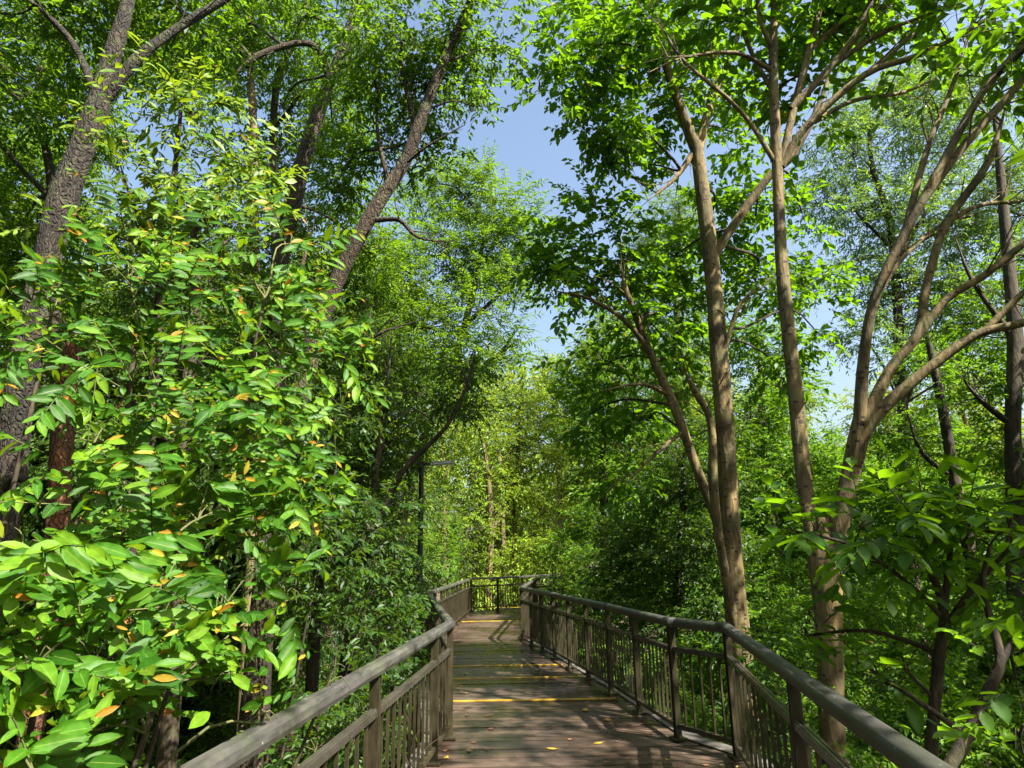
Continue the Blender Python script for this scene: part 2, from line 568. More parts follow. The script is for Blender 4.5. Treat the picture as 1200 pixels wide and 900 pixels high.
def foliage(mb, lumps, sp, cover=2.4, keep=None, anchors=None, bmi=1, scale=1.0, tint=0.45, clump=70, branches=True, face=None, tvar=0.14):
    S = SPEC[sp]
    L, Wd = S['L'] * scale, S['W'] * scale
    for (c, r) in lumps:
        n_leaf = COVER * cover * RNG.uniform(0.7, 1.25) * math.pi * r[0] * r[2] / (0.62 * L * Wd)
        m = max(3, int(n_leaf / clump))
        q = RNG.normal(0, 1, (m, 3))
        q /= np.linalg.norm(q, axis=1)[:, None]
        q *= (RNG.random(m) ** (1 / 2.4))[:, None]
        cc = c + q * r
        nt_ = max(1, int(round(n_leaf / m / S['k'])))
        per = np.repeat(np.arange(m), nt_)
        cr = float(np.mean(r)) * 0.9 / m ** 0.33
        off = RNG.normal(0, 1, (len(per), 3)) * np.array([0.62, 0.62, 0.34]) * max(cr, S['s'] * 0.45)
        O = cc[per] + off
        out = (O - c) / r
        T = out * 0.75 + off / (np.linalg.norm(off, axis=1)[:, None] + 1e-9) * 0.6 + RNG.normal(0, 0.35, O.shape) + np.array([0, 0, 0.12])
        if face is not None:
            T = T + np.asarray(face)
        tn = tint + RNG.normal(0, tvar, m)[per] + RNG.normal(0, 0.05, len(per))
        sprigs(mb, O, T, S['s'] * scale, S['k'], L, Wd, S['droop'], tn, S['young'], S['fine'], (bmi, S['tw'] * scale), S['up'], keep, S['jit'], S.get('sp', 0.8), S.get('nf'))
        if branches:
            a0 = c
            if anchors is not None and len(anchors):
                A = np.asarray(anchors)
                d = np.linalg.norm(A[:, :3] - c, axis=1) + np.maximum(0, A[:, 2] - c[2] + 0.15 * r[0]) * 3
                i = int(np.argmin(d))
                p0, r0 = A[i, :3], A[i, 3]
                ln = np.linalg.norm(c - p0)
                mid = p0 * 0.45 + c * 0.55 + np.array([0, 0, 0.12 * ln]) + RNG.normal(0, 0.06 * ln, 3)
                rb = min(r0 * 0.75, 0.012 + 0.011 * ln)
                mb.tube([p0, p0 * 0.75 + mid * 0.25 + RNG.normal(0, 0.02 * ln, 3), mid, c], [rb, rb * 0.85, rb * 0.65, rb * 0.4], 5, bmi, 0.0, 3)
                a0 = mid
            rt = max(0.004, min(0.012, 0.010 * float(r[0])))
            for j in range(min(m, 22)):
                s0 = c if RNG.random() < 0.6 else (c * 0.5 + a0 * 0.5)
                e = cc[j]
                md = (s0 + e) / 2 + RNG.normal(0, 0.08 * np.linalg.norm(e - s0), 3) + np.array([0, 0, 0.05])
                mb.tube([s0, md, e], [rt, rt * 0.7, rt * 0.35], 4, bmi, 0.0, 2)


WS = 1.0


def limb_path(pts):
    """(px, py, Y, width in photo pixels) -> points and radii"""
    P = np.array([W(a, b, c) for a, b, c, d in pts])
    R = np.array([msize(p, q[3] * WS) / 2 for p, q in zip(P, pts)])
    return P, R


GROUND = -2.6


def ground_z(x, y):
    return GROUND + 0.25 * np.sin(x * 0.31 + 1.3) * np.cos(y * 0.23) + 0.12 * np.sin(x * 0.9 + y * 0.7) + 0.012 * np.maximum(0, y - 15)


def trunk_mesh(mb, trunk, limbs=(), sides=12, wob=0.06, root=True):
    """trunk and limbs; returns anchor points for branches"""
    anchors = []
    P, R = limb_path(trunk)
    if root:
        gz = float(ground_z(P[0][0], P[0][1])) - 0.15
        b = P[0].copy()
        b[:2] += (P[0] - P[1])[:2] * min(1.5, (P[0][2] - gz) / max(0.2, (P[1] - P[0])[2])) * 0.4
        b[2] = gz
        m_ = (b + P[0]) / 2
        P = np.vstack([b, m_, P])
        R = np.concatenate([[R[0] * 1.5, R[0] * 1.08], R])
    mb.tube(P, R, sides, 0, wob, 4)
    for p, r in zip(P[2:], R[2:]):
        anchors.append((*p, r))
    for lb in limbs:
        P2, R2 = limb_path(lb)
        tip = lb[-1][3] * WS <= 8.5
        if tip:
            R2[-1] = min(R2[-1], 0.005)
        mb.tube(P2, R2, max(6, sides - 3), 0, wob, 4)
        if tip:
            for _ in range(7):
                i = RNG.integers(max(0, len(P2) - 3), len(P2) - 1)
                u = RNG.random()
                s0 = P2[i] * (1 - u) + P2[i + 1] * u
                dv = (P2[i + 1] - P2[i]) / (np.linalg.norm(P2[i + 1] - P2[i]) + 1e-9)
                dv = dv * 0.8 + RNG.normal(0, 0.55, 3) + np.array([0, 0, 0.15])
                dv /= np.linalg.norm(dv)
                ln = RNG.uniform(0.3, 1.0) * min(1.0, 0.35 + np.linalg.norm(P2[-1] - P2[0]) * 0.35)
                r0 = min(0.010, (R2[i] * (1 - u) + R2[i + 1] * u) * 0.5)
                s1 = s0 + dv * ln * 0.5 + RNG.normal(0, 0.05 * ln, 3)
                s2 = s0 + dv * ln + RNG.normal(0, 0.12 * ln, 3)
                mb.tube([s0, s1, s2], [r0, r0 * 0.65, 0.0018], 5, 0, 0, 3)
                s3 = s1 + (s2 - s1) * 0.3 + RNG.normal(0, 0.25 * ln, 3)
                mb.tube([s1, (s1 + s3) / 2 + RNG.normal(0, 0.02 * ln, 3), s3], [r0 * 0.6, r0 * 0.4, 0.0015], 4, 0, 0, 2)
        for i in range(len(P2) - 1):
            for u in (0.33, 0.66, 1.0):
                anchors.append((*(P2[i] * (1 - u) + P2[i + 1] * u), R2[i] * (1 - u) + R2[i + 1] * u))
    return anchors, P[0]


def tree(name, label, cat, trunk, limbs, lumps, sp, bark, cover=2.4, group=None, sides=12, wob=0.06, keep=None, tint=0.45,
         scale=1.0, clump=70, extra=(), face=None, tvar=0.14, ws=1.0):
    global WS
    WS = ws
    tb = MB()
    anchors, base = trunk_mesh(tb, trunk, limbs, sides, wob)
    WS = 1.0
    t = thing(name, label, cat, base, group)
    tb.build('trunk', M[bark], t)
    if lumps:
        cb = MB()
        foliage(cb, [lump(*q) if not isinstance(q[0], np.ndarray) else q for q in lumps], sp, cover, keep, anchors, 1, scale, tint, clump, face=face, tvar=tvar)
        for (lu, cv) in extra:
            foliage(cb, lu, sp, cv, keep, anchors, 1, scale, tint, clump)
        cb.build('crown', [M[SPEC[sp]['m']], M['bark_slim'] if bark != 'bark_pale' else M['bark_brown']], t)
    return t


def shrub(label, base, lumps, sp, cover=2.6, group=None, keep=None, tint=0.45, scale=1.0, stems=4, face=None, name='shrub', clump=60, stem_r=0.02,
          cat='shrub', tvar=0.14, stem_pts=None):
    base = np.array([base[0], base[1], float(ground_z(base[0], base[1]))])
    t = thing(name, label, cat, base, group)
    ls = [lump(*q) if not isinstance(q[0], np.ndarray) else q for q in lumps]
    sb = MB()
    anchors = []
    idx = np.linspace(0, len(ls) - 1, min(stems, len(ls))).astype(int)
    for i in idx:
        e = ls[i][0]
        b = base + np.array([RNG.normal(0, 0.1), RNG.normal(0, 0.1), -0.1])
        m1 = b * 0.6 + e * 0.4 + np.array([0, 0, 0.15]) + RNG.normal(0, 0.05, 3)
        P = [b, m1, b * 0.2 + e * 0.8 + np.array([0, 0, .05]), e]
        R = [stem_r, stem_r * .8, stem_r * .55, stem_r * .3]
        sb.tube(P, R, 7, 0, 0.05, 4)
        for p, r in zip(P[1:], R[1:]):
            anchors.append((*p, r))
    if stem_pts:
        for lb in stem_pts:
            P, R = limb_path(lb)
            sb.tube(P, R, 9, 0, 0.06, 4)
            for i in range(len(P) - 1):
                for u in (0.5, 1.0):
                    anchors.append((*(P[i] * (1 - u) + P[i + 1] * u), R[i + 1]))
    sb.build('stem', M['bark_slim'], t)
    cb = MB()
    foliage(cb, ls, sp, cover, keep, anchors, 1, scale, tint, clump, face=face, tvar=tvar)
    cb.build('foliage', [M[SPEC[sp]['m']], M['green_twig' if sp == 'laurel' else 'bark_slim']], t)
    return t


def copy_tree(o, loc, rz, s, label, group):
    c = o.copy()
    COL.objects.link(c)
    c.location = loc
    c.rotation_euler = (0, 0, rz)
    c.scale = (s, s, s)
    c['label'] = label
    if group:
        c['group'] = group
    for ch in o.children:
        d = ch.copy()
        COL.objects.link(d)
        d.parent = c
    return c


# ================================================================== the setting
def simple_mat(name, col, rough=0.6, metal=0.0):
    m, t, out = mat(name)
    p = N(t, 'ShaderNodeBsdfPrincipled')
    p.inputs['Base Color'].default_value = (*col, 1)
    p.inputs['Roughness'].default_value = rough
    p.inputs['Metallic'].default_value = metal
    t.links.new(p.outputs[0], out.inputs[0])
    return m


def weathered_mat(name, c1, c2, rough=(0.35, 0.7), moss=0.0, streak=(2, 2, 14), speck=0.0, mosscol=(0.09, 0.11, 0.03), bump=0.15, nscale=3.0):
    m, t, out = mat(name)
    tc = N(t, 'ShaderNodeTexCoord')
    mp = N(t, 'ShaderNodeMapping')
    mp.inputs['Scale'].default_value = streak
    t.links.new(tc.outputs['Object'], mp.inputs[0])
    n1 = N(t, 'ShaderNodeTexNoise')
    n1.inputs['Scale'].default_value = nscale
    n1.inputs['Detail'].default_value = 8
    n1.inputs['Roughness'].default_value = 0.62
    t.links.new(mp.outputs[0], n1.inputs['Vector'])
    a = ramp(t, n1.outputs['Fac'], [(0.35, c1), (0.65, c2)])
    if moss > 0:
        n3 = N(t, 'ShaderNodeTexNoise')
        n3.inputs['Scale'].default_value = 2.1
        n3.inputs['Detail'].default_value = 7
        n3.inputs['Roughness'].default_value = 0.7
        t.links.new(tc.outputs['Object'], n3.inputs['Vector'])
        mf = N(t, 'ShaderNodeMapRange')
        mf.inputs[1].default_value = 0.50
        mf.inputs[2].default_value = 0.64
        mf.inputs[4].default_value = moss
        t.links.new(n3.outputs['Fac'], mf.inputs[0])
        a = mixc(t, mf.outputs[0], a, mosscol)
    if speck > 0:
        vo = N(t, 'ShaderNodeTexVoronoi')
        vo.inputs['Scale'].default_value = 13.0
        t.links.new(tc.outputs['Object'], vo.inputs['Vector'])
        sf = N(t, 'ShaderNodeMapRange')
        sf.inputs[1].default_value = 0.05
        sf.inputs[2].default_value = 0.10
        sf.inputs[3].default_value = speck
        sf.inputs[4].default_value = 0.0
        t.links.new(vo.outputs['Distance'], sf.inputs[0])
        a = mixc(t, sf.outputs[0], a, (0.34, 0.34, 0.30))
    p = N(t, 'ShaderNodeBsdfPrincipled')
    t.links.new(a, p.inputs['Base Color'])
    rg = N(t, 'ShaderNodeMapRange')
    rg.inputs[1].default_value = 0.3
    rg.inputs[2].default_value = 0.7
    rg.inputs[3].default_value = rough[0]
    rg.inputs[4].default_value = rough[1]
    t.links.new(n1.outputs['Fac'], rg.inputs[0])
    t.links.new(rg.outputs[0], p.inputs['Roughness'])
    b = N(t, 'ShaderNodeBump')
    b.inputs['Strength'].default_value = bump
    b.inputs['Distance'].default_value = 0.01
    t.links.new(n1.outputs['Fac'], b.inputs['Height'])
    t.links.new(b.outputs[0], p.inputs['Normal'])
    t.links.new(p.outputs[0], out.inputs[0])
    return m


M['rail'] = weathered_mat('weathered_rail', (0.028, 0.027, 0.024), (0.070, 0.066, 0.058), (0.36, 0.58), moss=0.55, streak=(6, 1.2, 6), speck=0.55, mosscol=(0.085, 0.10, 0.05))
M['metal'] = weathered_mat('bronze_paint', (0.021, 0.018, 0.009), (0.047, 0.039, 0.019), (0.30, 0.48), streak=(6, 6, 2), bump=0.05)
M['midrail'] = weathered_mat('bronze_rail_paint', (0.034, 0.031, 0.025), (0.062, 0.055, 0.044), (0.16, 0.32), streak=(4, 1, 4), bump=0.05, moss=0.12)
M['edge'] = weathered_mat('edge_board', (0.05, 0.045, 0.038), (0.12, 0.11, 0.095), (0.5, 0.8), moss=0.6, streak=(3, 3, 3))
M['beam'] = weathered_mat('dark_beam', (0.04, 0.035, 0.03), (0.08, 0.07, 0.06), (0.5, 0.8), moss=0.3, streak=(3, 3, 3))
M['yellow'] = weathered_mat('worn_yellow_paint', (0.36, 0.21, 0.015), (0.60, 0.38, 0.025), (0.3, 0.6), moss=0.9, streak=(3, 3, 3), mosscol=(0.16, 0.12, 0.05))
M['black'] = weathered_mat('black_pole_paint', (0.012, 0.012, 0.013), (0.025, 0.025, 0.026), (0.25, 0.45), streak=(2, 2, 2), bump=0.03)
M['grey'] = weathered_mat('grey_lamp_paint', (0.42, 0.42, 0.40), (0.55, 0.55, 0.52), (0.4, 0.6), streak=(2, 2, 2), bump=0.03)
M['lens'] = simple_mat('frosted_lens', (0.75, 0.75, 0.70), 0.25)


def deck_mat():
    m, t, out = mat('wet_deck_boards')
    at = N(t, 'ShaderNodeAttribute', attribute_name='tint')
    sp = N(t, 'ShaderNodeSeparateColor')
    t.links.new(at.outputs['Color'], sp.inputs[0])
    tc = N(t, 'ShaderNodeTexCoord')
    mp = N(t, 'ShaderNodeMapping')
    mp.inputs['Scale'].default_value = (1.3, 16, 16)
    t.links.new(tc.outputs['Object'], mp.inputs[0])
    n1 = N(t, 'ShaderNodeTexNoise')
    n1.inputs['Scale'].default_value = 2.6
    n1.inputs['Detail'].default_value = 8
    n1.inputs['Roughness'].default_value = 0.65
    t.links.new(mp.outputs[0], n1.inputs['Vector'])
    grain = ramp(t, n1.outputs['Fac'], [(0.3, (0.038, 0.027, 0.020)), (0.7, (0.145, 0.104, 0.078))])
    bv = ramp(t, sp.outputs[0], [(0.0, (0.52, 0.50, 0.48)), (1.0, (1.28, 1.22, 1.16))])
    a = mixc(t, 1.0, grain, bv, 'MULTIPLY')
    # fine lengthwise grooves
    wv = N(t, 'ShaderNodeTexWave', wave_type='BANDS', bands_direction='Y')
    wv.inputs['Scale'].default_value = 14.0
    wv.inputs['Distortion'].default_value = 0.3
    t.links.new(tc.outputs['Object'], wv.inputs['Vector'])
    # wet patches
    n2 = N(t, 'ShaderNodeTexNoise')
    n2.inputs['Scale'].default_value = 0.9
    n2.inputs['Detail'].default_value = 5
    t.links.new(tc.outputs['Object'], n2.inputs['Vector'])
    wet = N(t, 'ShaderNodeMapRange')
    wet.inputs[1].default_value = 0.40
    wet.inputs[2].default_value = 0.58
    t.links.new(n2.outputs['Fac'], wet.inputs[0])
    a2 = mixc(t, 1.0, a, (0.62, 0.60, 0.60), 'MULTIPLY')
    col = mixc(t, wet.outputs[0], a, a2)
    n4 = N(t, 'ShaderNodeTexNoise')
    n4.inputs['Scale'].default_value = 9.0
    n4.inputs['Detail'].default_value = 6
    t.links.new(tc.outputs['Object'], n4.inputs['Vector'])
    d = ramp(t, n4.outputs['Fac'], [(0.35, (0.7, 0.7, 0.7)), (0.6, (1.1, 1.1, 1.1))])
    col = mixc(t, 1.0, col, d, 'MULTIPLY')
    p = N(t, 'ShaderNodeBsdfPrincipled')
    t.links.new(col, p.inputs['Base Color'])
    rg = N(t, 'ShaderNodeMapRange')
    rg.inputs[3].default_value = 0.42
    rg.inputs[4].default_value = 0.14
    t.links.new(wet.outputs[0], rg.inputs[0])
    t.links.new(rg.outputs[0], p.inputs['Roughness'])
    b1 = N(t, 'ShaderNodeBump')
    b1.inputs['Strength'].default_value = 0.22
    b1.inputs['Distance'].default_value = 0.004
    t.links.new(wv.outputs['Fac'], b1.inputs['Height'])
    b2 = N(t, 'ShaderNodeBump')
    b2.inputs['Strength'].default_value = 0.22
    b2.inputs['Distance'].default_value = 0.006
    t.links.new(n1.outputs['Fac'], b2.inputs['Height'])
    t.links.new(b1.outputs[0], b2.inputs['Normal'])
    t.links.new(b2.outputs[0], p.inputs['Normal'])
    t.links.new(p.outputs[0], out.inputs[0])
    return m


M['deck'] = deck_mat()


def ground_mat():
    m, t, out = mat('leaf_litter_soil')
    tc = N(t, 'ShaderNodeTexCoord')
    n1 = N(t, 'ShaderNodeTexNoise')
    n1.inputs['Scale'].default_value = 0.5
    n1.inputs['Detail'].default_value = 10
    n1.inputs['Roughness'].default_value = 0.7
    t.links.new(tc.outputs['Object'], n1.inputs['Vector'])
    vo = N(t, 'ShaderNodeTexVoronoi')
    vo.inputs['Scale'].default_value = 11
    t.links.new(tc.outputs['Object'], vo.inputs['Vector'])
    a = ramp(t, n1.outputs['Fac'], [(0.35, (0.035, 0.05, 0.015)), (0.5, (0.05, 0.04, 0.022)), (0.65, (0.10, 0.07, 0.04))])
    sep = N(t, 'ShaderNodeSeparateColor')
    t.links.new(vo.outputs['Color'], sep.inputs[0])
    lv = ramp(t, sep.outputs[0], [(0.0, (0.5, 0.5, 0.45)), (1.0, (1.5, 1.35, 1.1))])
    a = mixc(t, 1.0, a, lv, 'MULTIPLY')
    p = N(t, 'ShaderNodeBsdfPrincipled')
    p.inputs['Roughness'].default_value = 0.9
    t.links.new(a, p.inputs['Base Color'])
    b = N(t, 'ShaderNodeBump')
    b.inputs['Strength'].default_value = 0.6
    b.inputs['Distance'].default_value = 0.05
    t.links.new(vo.outputs['Distance'], b.inputs['Height'])
    t.links.new(b.outputs[0], p.inputs['Normal'])
    t.links.new(p.outputs[0], out.inputs[0])
    return m


gx = np.concatenate([np.linspace(-400, -40, 12), np.linspace(-35, 35, 71), np.linspace(40, 400, 12)])
gy = np.concatenate([np.linspace(-200, -20, 8), np.linspace(-15, 60, 76), np.linspace(70, 500, 14)])
GX, GY = np.meshgrid(gx, gy)
GZ = ground_z(GX, np.minimum(GY, 120))
gv = np.stack([GX, GY, GZ], -1).reshape(-1, 3)
nx = len(gx)
gi = np.array([(j * nx + i, j * nx + i + 1, (j + 1) * nx + i + 1, (j + 1) * nx + i) for j in range(len(gy) - 1) for i in range(nx - 1)])
g = MB()
g.add(gv, gi, 0, None, True)
tag(g.build('ground', ground_mat()), kind='structure')

# ------------------------------------------------------------------ boardwalk
LEFT = np.array([(-1.27, -1.6), (-0.67, 7.3), (-1.72, 13.8), (-1.48, 23.6), (0.25, 25.2), (2.4, 28.9), (5.2, 32.0)])
RIGHT = np.array([(0.62, -1.6), (1.88, 6.45), (1.52, 7.1), (1.20, 9.4), (0.66, 12.6), (0.13, 15.5), (0.62, 22.2), (2.6, 25.4), (5.6, 28.4)])


def edge_x(line, y, top):
    sel = line[:top]
    return float(np.interp(y, sel[:, 1], sel[:, 0]))


root = MB()
y = -1.6
bw = 0.142
deck_tint = []
while y < 25.6:
    yc = y + bw / 2
    if yc < 23.6:
        xl = edge_x(LEFT, yc, 4) - 0.10
    else:
        xl = float(np.interp(yc, [23.6, 25.2, 28.9], [-1.48, 0.25, 2.4])) - 0.12
    if yc < 22.2:
        xr = edge_x(RIGHT, yc, 7) + 0.10
    else:
        xr = float(np.interp(yc, [22.2, 25.4], [0.62, 2.6])) + 0.1
    if xr > xl:
        n0 = root.n
        h = RNG.normal(0, 0.002)
        root.box(((xl + xr) / 2, yc, -0.016 + h), ((xr - xl) / 2, 0, 0), (0, bw / 2 - 0.0062, 0), (0, 0, 0.014))
        root.t[-1] = np.tile([RNG.uniform(0.02, 1), 0, 0], (8, 1))
    y += bw
# beyond the last bend the boards turn with the path
pa, pb = np.array([2.4, 28.9]), np.array([5.2, 32.0])
for i in range(30):
    u0 = i / 30
    l0 = np.array([1.0, 26.3]) * (1 - u0) + pb * u0
    r0 = np.array([2.5, 25.4]) * (1 - u0) + np.array([5.6, 28.4]) * u0
    c = (l0 + r0) / 2
    ax = (r0 - l0) / 2
    ay = np.array([-ax[1], ax[0]]) / np.linalg.norm(ax) * 0.07
    if c[1] > 25.9 and c[0] > 2.2:
        root.box((c[0], c[1], -0.020), (ax[0], ax[1], 0), (ay[0], ay[1], 0), (0, 0, 0.012))
        root.t[-1] = np.tile([RNG.uniform(0.02, 1), 0, 0], (8, 1))
deck = root.build('boardwalk', M['deck'])
tag(deck, kind='structure')
deck['origin'] = [0, 0, 0]


def off(line, d):
    """line of xy points moved sideways by d (right of travel positive)"""
    out = []
    for i in range(len(line)):
        a = line[max(i - 1, 0)]
        b = line[min(i + 1, len(line) - 1)]
        t_ = (b - a) / np.linalg.norm(b - a)
        out.append(line[i] + d * np.array([t_[1], -t_[0]]))
    return np.array(out)


def p3(line, z):
    return np.hstack([line, np.full((len(line), 1), z)])


eb = MB()
rect = lambda w, h0, h1: [(-w, h0), (w, h0), (w, h1), (-w, h1)]
eb.sweep(p3(off(RIGHT, 0.165), 0), rect(0.085, -0.10, 0.016))
eb.sweep(p3(off(LEFT[:6], -0.165), 0), rect(0.085, -0.10, 0.016))
eb.build('edge_board', M['edge'], deck)
ub = MB()
ub.sweep(p3(off(RIGHT, 0.02), 0), rect(0.05, -0.32, -0.04))
ub.sweep(p3(off(LEFT[:6], -0.02), 0), rect(0.05, -0.32, -0.04))
for yy in np.arange(0.4, 25, 3.0):
    for xx in (edge_x(LEFT, yy, 4) + 0.25, edge_x(RIGHT, yy, 7) - 0.25):
        ub.box((xx, yy, (GROUND - 0.6 - 0.32) / 2), (0.09, 0, 0), (0, 0.09, 0), (0, 0, (GROUND * -1 + 0.6 - 0.32) / 2))
    ub.box(((edge_x(LEFT, yy, 4) + edge_x(RIGHT, yy, 7)) / 2, yy, -0.40), ((edge_x(RIGHT, yy, 7) - edge_x(LEFT, yy, 4)) / 2, 0, 0), (0, 0.06, 0), (0, 0, 0.07))
ub.build('support_frame', M['beam'], deck)

for (py, w_) in ((821, 0.026), (794.5, 0.022), (780, 0.022), (727.5, 0.06), (712, 0.05)):
    yy = G(600, py)[1]
    xl, xr = edge_x(LEFT, min(yy, 23.4), 4) + 0.02, edge_x(RIGHT, min(yy, 22), 7) - 0.02
    s = MB()
    s.box(((xl + xr) / 2, yy, 0.005), ((xr - xl) / 2, 0, 0), (0, w_, 0), (0, 0, 0.005))
    s.build('yellow_nosing_strip', M['yellow'], deck)

# ------------------------------------------------------------------ railings
HAND = [(-0.050, -0.040), (0.050, -0.040), (0.058, -0.015), (0.050, 0.018), (0.026, 0.036), (-0.026, 0.036), (-0.050, 0.018), (-0.058, -0.015)]
HAND = [(q[0] * 0.9, q[1] * 0.9 + 0.003) for q in HAND]
MIDP = [(-0.026, -0.022), (0.026, -0.022), (0.026, 0.018), (0.018, 0.018), (0.018, 0.023), (0.006, 0.023), (0.006, 0.018), (-0.006, 0.018), (-0.006, 0.023), (-0.018, 0.023), (-0.018, 0.018), (-0.026, 0.018)]


HANDR = [(0.050 * math.cos(a), 0.046 * math.sin(a) - 0.004) for a in np.arange(14) * 2 * math.pi / 14]


def railing(label, line, back, near_pitch, HAND=HAND, sm=False, spacing=1.15, pitch=0.115):
    """back: distances of the near posts measured back from the first corner"""
    t = thing('railing', label, 'railing', (line[0][0], line[0][1], 0))
    hb = MB()
    hb.sweep(p3(line, 1.07), HAND, smooth=sm)
    # overlapping cap sleeves where lengths of handrail meet
    for i in range(1, len(line) - 1):
        for a, b in ((line[i], line[i - 1]), (line[i], line[i + 1])):
            d = (b - a) / np.linalg.norm(b - a)
            sl = np.array([a + d * 0.02, a + d * 0.10])
            hb.sweep(p3(sl, 1.07), [(q[0] * 1.06, q[1] * 1.06) for q in HAND], smooth=sm)
    hb.build('handrail', M['rail'], t)
    mbm, bot = MB(), MB()
    posts, bals = [], []
    for i in range(len(line) - 1):
        a, b = line[i], line[i + 1]
        ln = np.linalg.norm(b - a)
        d = (b - a) / ln
        mbm.sweep(p3(np.array([a + d * 0.036, b - d * 0.036]), 0.82), MIDP)
        bot.sweep(p3(np.array([a + d * 0.036, b - d * 0.036]), 0.135), rect(0.024, -0.018, 0.018))
        if i == 0:
            st = [0.05] + sorted(ln - q for q in back if q < ln - 0.3) + [ln]
            pt = near_pitch
        else:
            k = max(1, int(round(ln / spacing)))
            st = [ln * q / k for q in range(k + 1)]
            pt = pitch
        for q, s_ in enumerate(st[:-1] if i < len(line) - 2 else st):
            dd = d
            if q == 0 and i > 0:
                dp = (a - line[i - 1]) / np.linalg.norm(a - line[i - 1])
                dd = (dp + d) / np.linalg.norm(dp + d)
            posts.append((a + d * s_, dd))
        for s0, s1 in zip(st[:-1], st[1:]):
            nb = max(1, int(round((s1 - s0) / pt)))
            for q in range(1, nb):
                bals.append((a + d * (s0 + (s1 - s0) * q / nb), d))
    mbm.build('mid_rail', M['midrail'], t)
    bot.build('bottom_rail', M['metal'], t)
    for (p, d) in posts:
        o = MB()
        s = np.array([d[1], -d[0]])
        hw = 0.024
        # channel section: web and two flanges, open on one side, with a foot plate
        o.box((p[0], p[1], 0.517), (d[0] * hw, d[1] * hw, 0), (s[0] * 0.020, s[1] * 0.020, 0), (0, 0, 0.511))
        for e in (-1, 1):
            c = p + d * e * (hw - 0.003)
            o.box((c[0], c[1], 0.515), (d[0] * 0.006, d[1] * 0.006, 0), (s[0] * 0.030, s[1] * 0.030, 0), (0, 0, 0.509))
        o.box((p[0], p[1], 0.020), (d[0] * 0.07, d[1] * 0.07, 0), (s[0] * 0.065, s[1] * 0.065, 0), (0, 0, 0.008))
        o.build('post', M['metal'], t)
    bals.sort(key=lambda q: q[0][0] ** 2 + q[0][1] ** 2 if q[0][1] > 1.5 else 1e6)
    far = MB()
    for i, (p, d) in enumerate(bals):
        o = MB() if i < 98 else far
        s = np.array([d[1], -d[0]])
        o.box((p[0], p[1], 0.475), (d[0] * 0.0075, d[1] * 0.0075, 0), (s[0] * 0.010, s[1] * 0.010, 0), (0, 0, 0.325))
        if i < 98:
            o.build('baluster', M['metal'], t)
    if len(bals) > 98:
        far.build('baluster', M['metal'], t)['kind'] = 'stuff'
    return t


railing('brown railing along the left edge of the boardwalk, zigzagging to the far bend', LEFT, [0.85, 2.85, 4.80, 6.75], 0.172)
railing('brown railing on the right edge of the boardwalk, kinking outward near the pale trunks', RIGHT, [2.5, 4.95, 7.4], 0.19, HANDR, True)

# ------------------------------------------------------------------ lamp post
LP = W(491.5, 700, 12.3)
lamp = thing('street_lamp', 'slim black lamp post with a flat grey lamp head behind the left railing', 'street lamp', (LP[0], LP[1], float(ground_z(LP[0], LP[1]))))
topz = W(496, 546, 12.3)[2]
gz = float(ground_z(LP[0], LP[1]))
o = MB()
o.tube([(LP[0], LP[1], gz - 0.1), (LP[0], LP[1], 1.35)], [0.075, 0.072], 14, sub=1)
o.tube([(LP[0], LP[1], 1.34), (LP[0], LP[1], 1.42)], [0.072, 0.052], 14, sub=1)
o.tube([(LP[0], LP[1], 1.41), (LP[0], LP[1], topz)], [0.05, 0.042], 14, sub=1)
o.build('pole', M['black'], lamp)
o = MB()
o.box((LP[0], LP[1], topz + 0.03), (0.06, 0, 0), (0, 0.06, 0), (0, 0, 0.045))
o.box((LP[0] + 0.12, LP[1], topz + 0.03), (0.07, 0, 0), (0, 0.025, 0), (0, 0, 0.02))
o.build('bracket', M['black'], lamp)
o = MB()
hv = [(0.17, -0.085, 0.00), (0.60, -0.075, 0.035), (0.60, 0.075, 0.035), (0.17, 0.085, 0.00), (0.17, -0.075, 0.075), (0.60, -0.06, 0.075), (0.60, 0.06, 0.075), (0.17, 0.075, 0.075)]
o.add([(LP[0] + a, LP[1] + b, topz + c + 0.005) for a, b, c in hv], [(0, 3, 2, 1), (4, 5, 6, 7), (0, 1, 5, 4), (1, 2, 6, 5), (2, 3, 7, 6), (3, 0, 4, 7)])
hd = o.build('lamp_head', M['grey'], lamp)
hd['origin'] = lamp['origin']
o = MB()
o.box((LP[0] + 0.40, LP[1], topz + 0.016), (0.15, 0, 0.012), (0, 0.055, 0), (0, 0, 0.006))
o.build('lens', M['lens'], hd)
# ================================================================== trees and shrubs
def clear_left(P):
    rx = -1.17 + 0.0674 * P[:, 1]
    ok = ~((P[:, 0] > rx - 0.10) & (P[:, 2] < 1.22))
    ok &= ~(P[:, 0] > rx + 0.15)
    return ok & (P[:, 1] > 0.9)


def clear_walk(P):
    xl = np.interp(P[:, 1], LEFT[:5, 1], LEFT[:5, 0]) - 0.12
    xr = np.interp(P[:, 1], RIGHT[:8, 1], RIGHT[:8, 0]) + 0.12
    return ~((P[:, 0] > xl) & (P[:, 0] < xr) & (P[:, 2] < 3.2) & (P[:, 1] < 26))


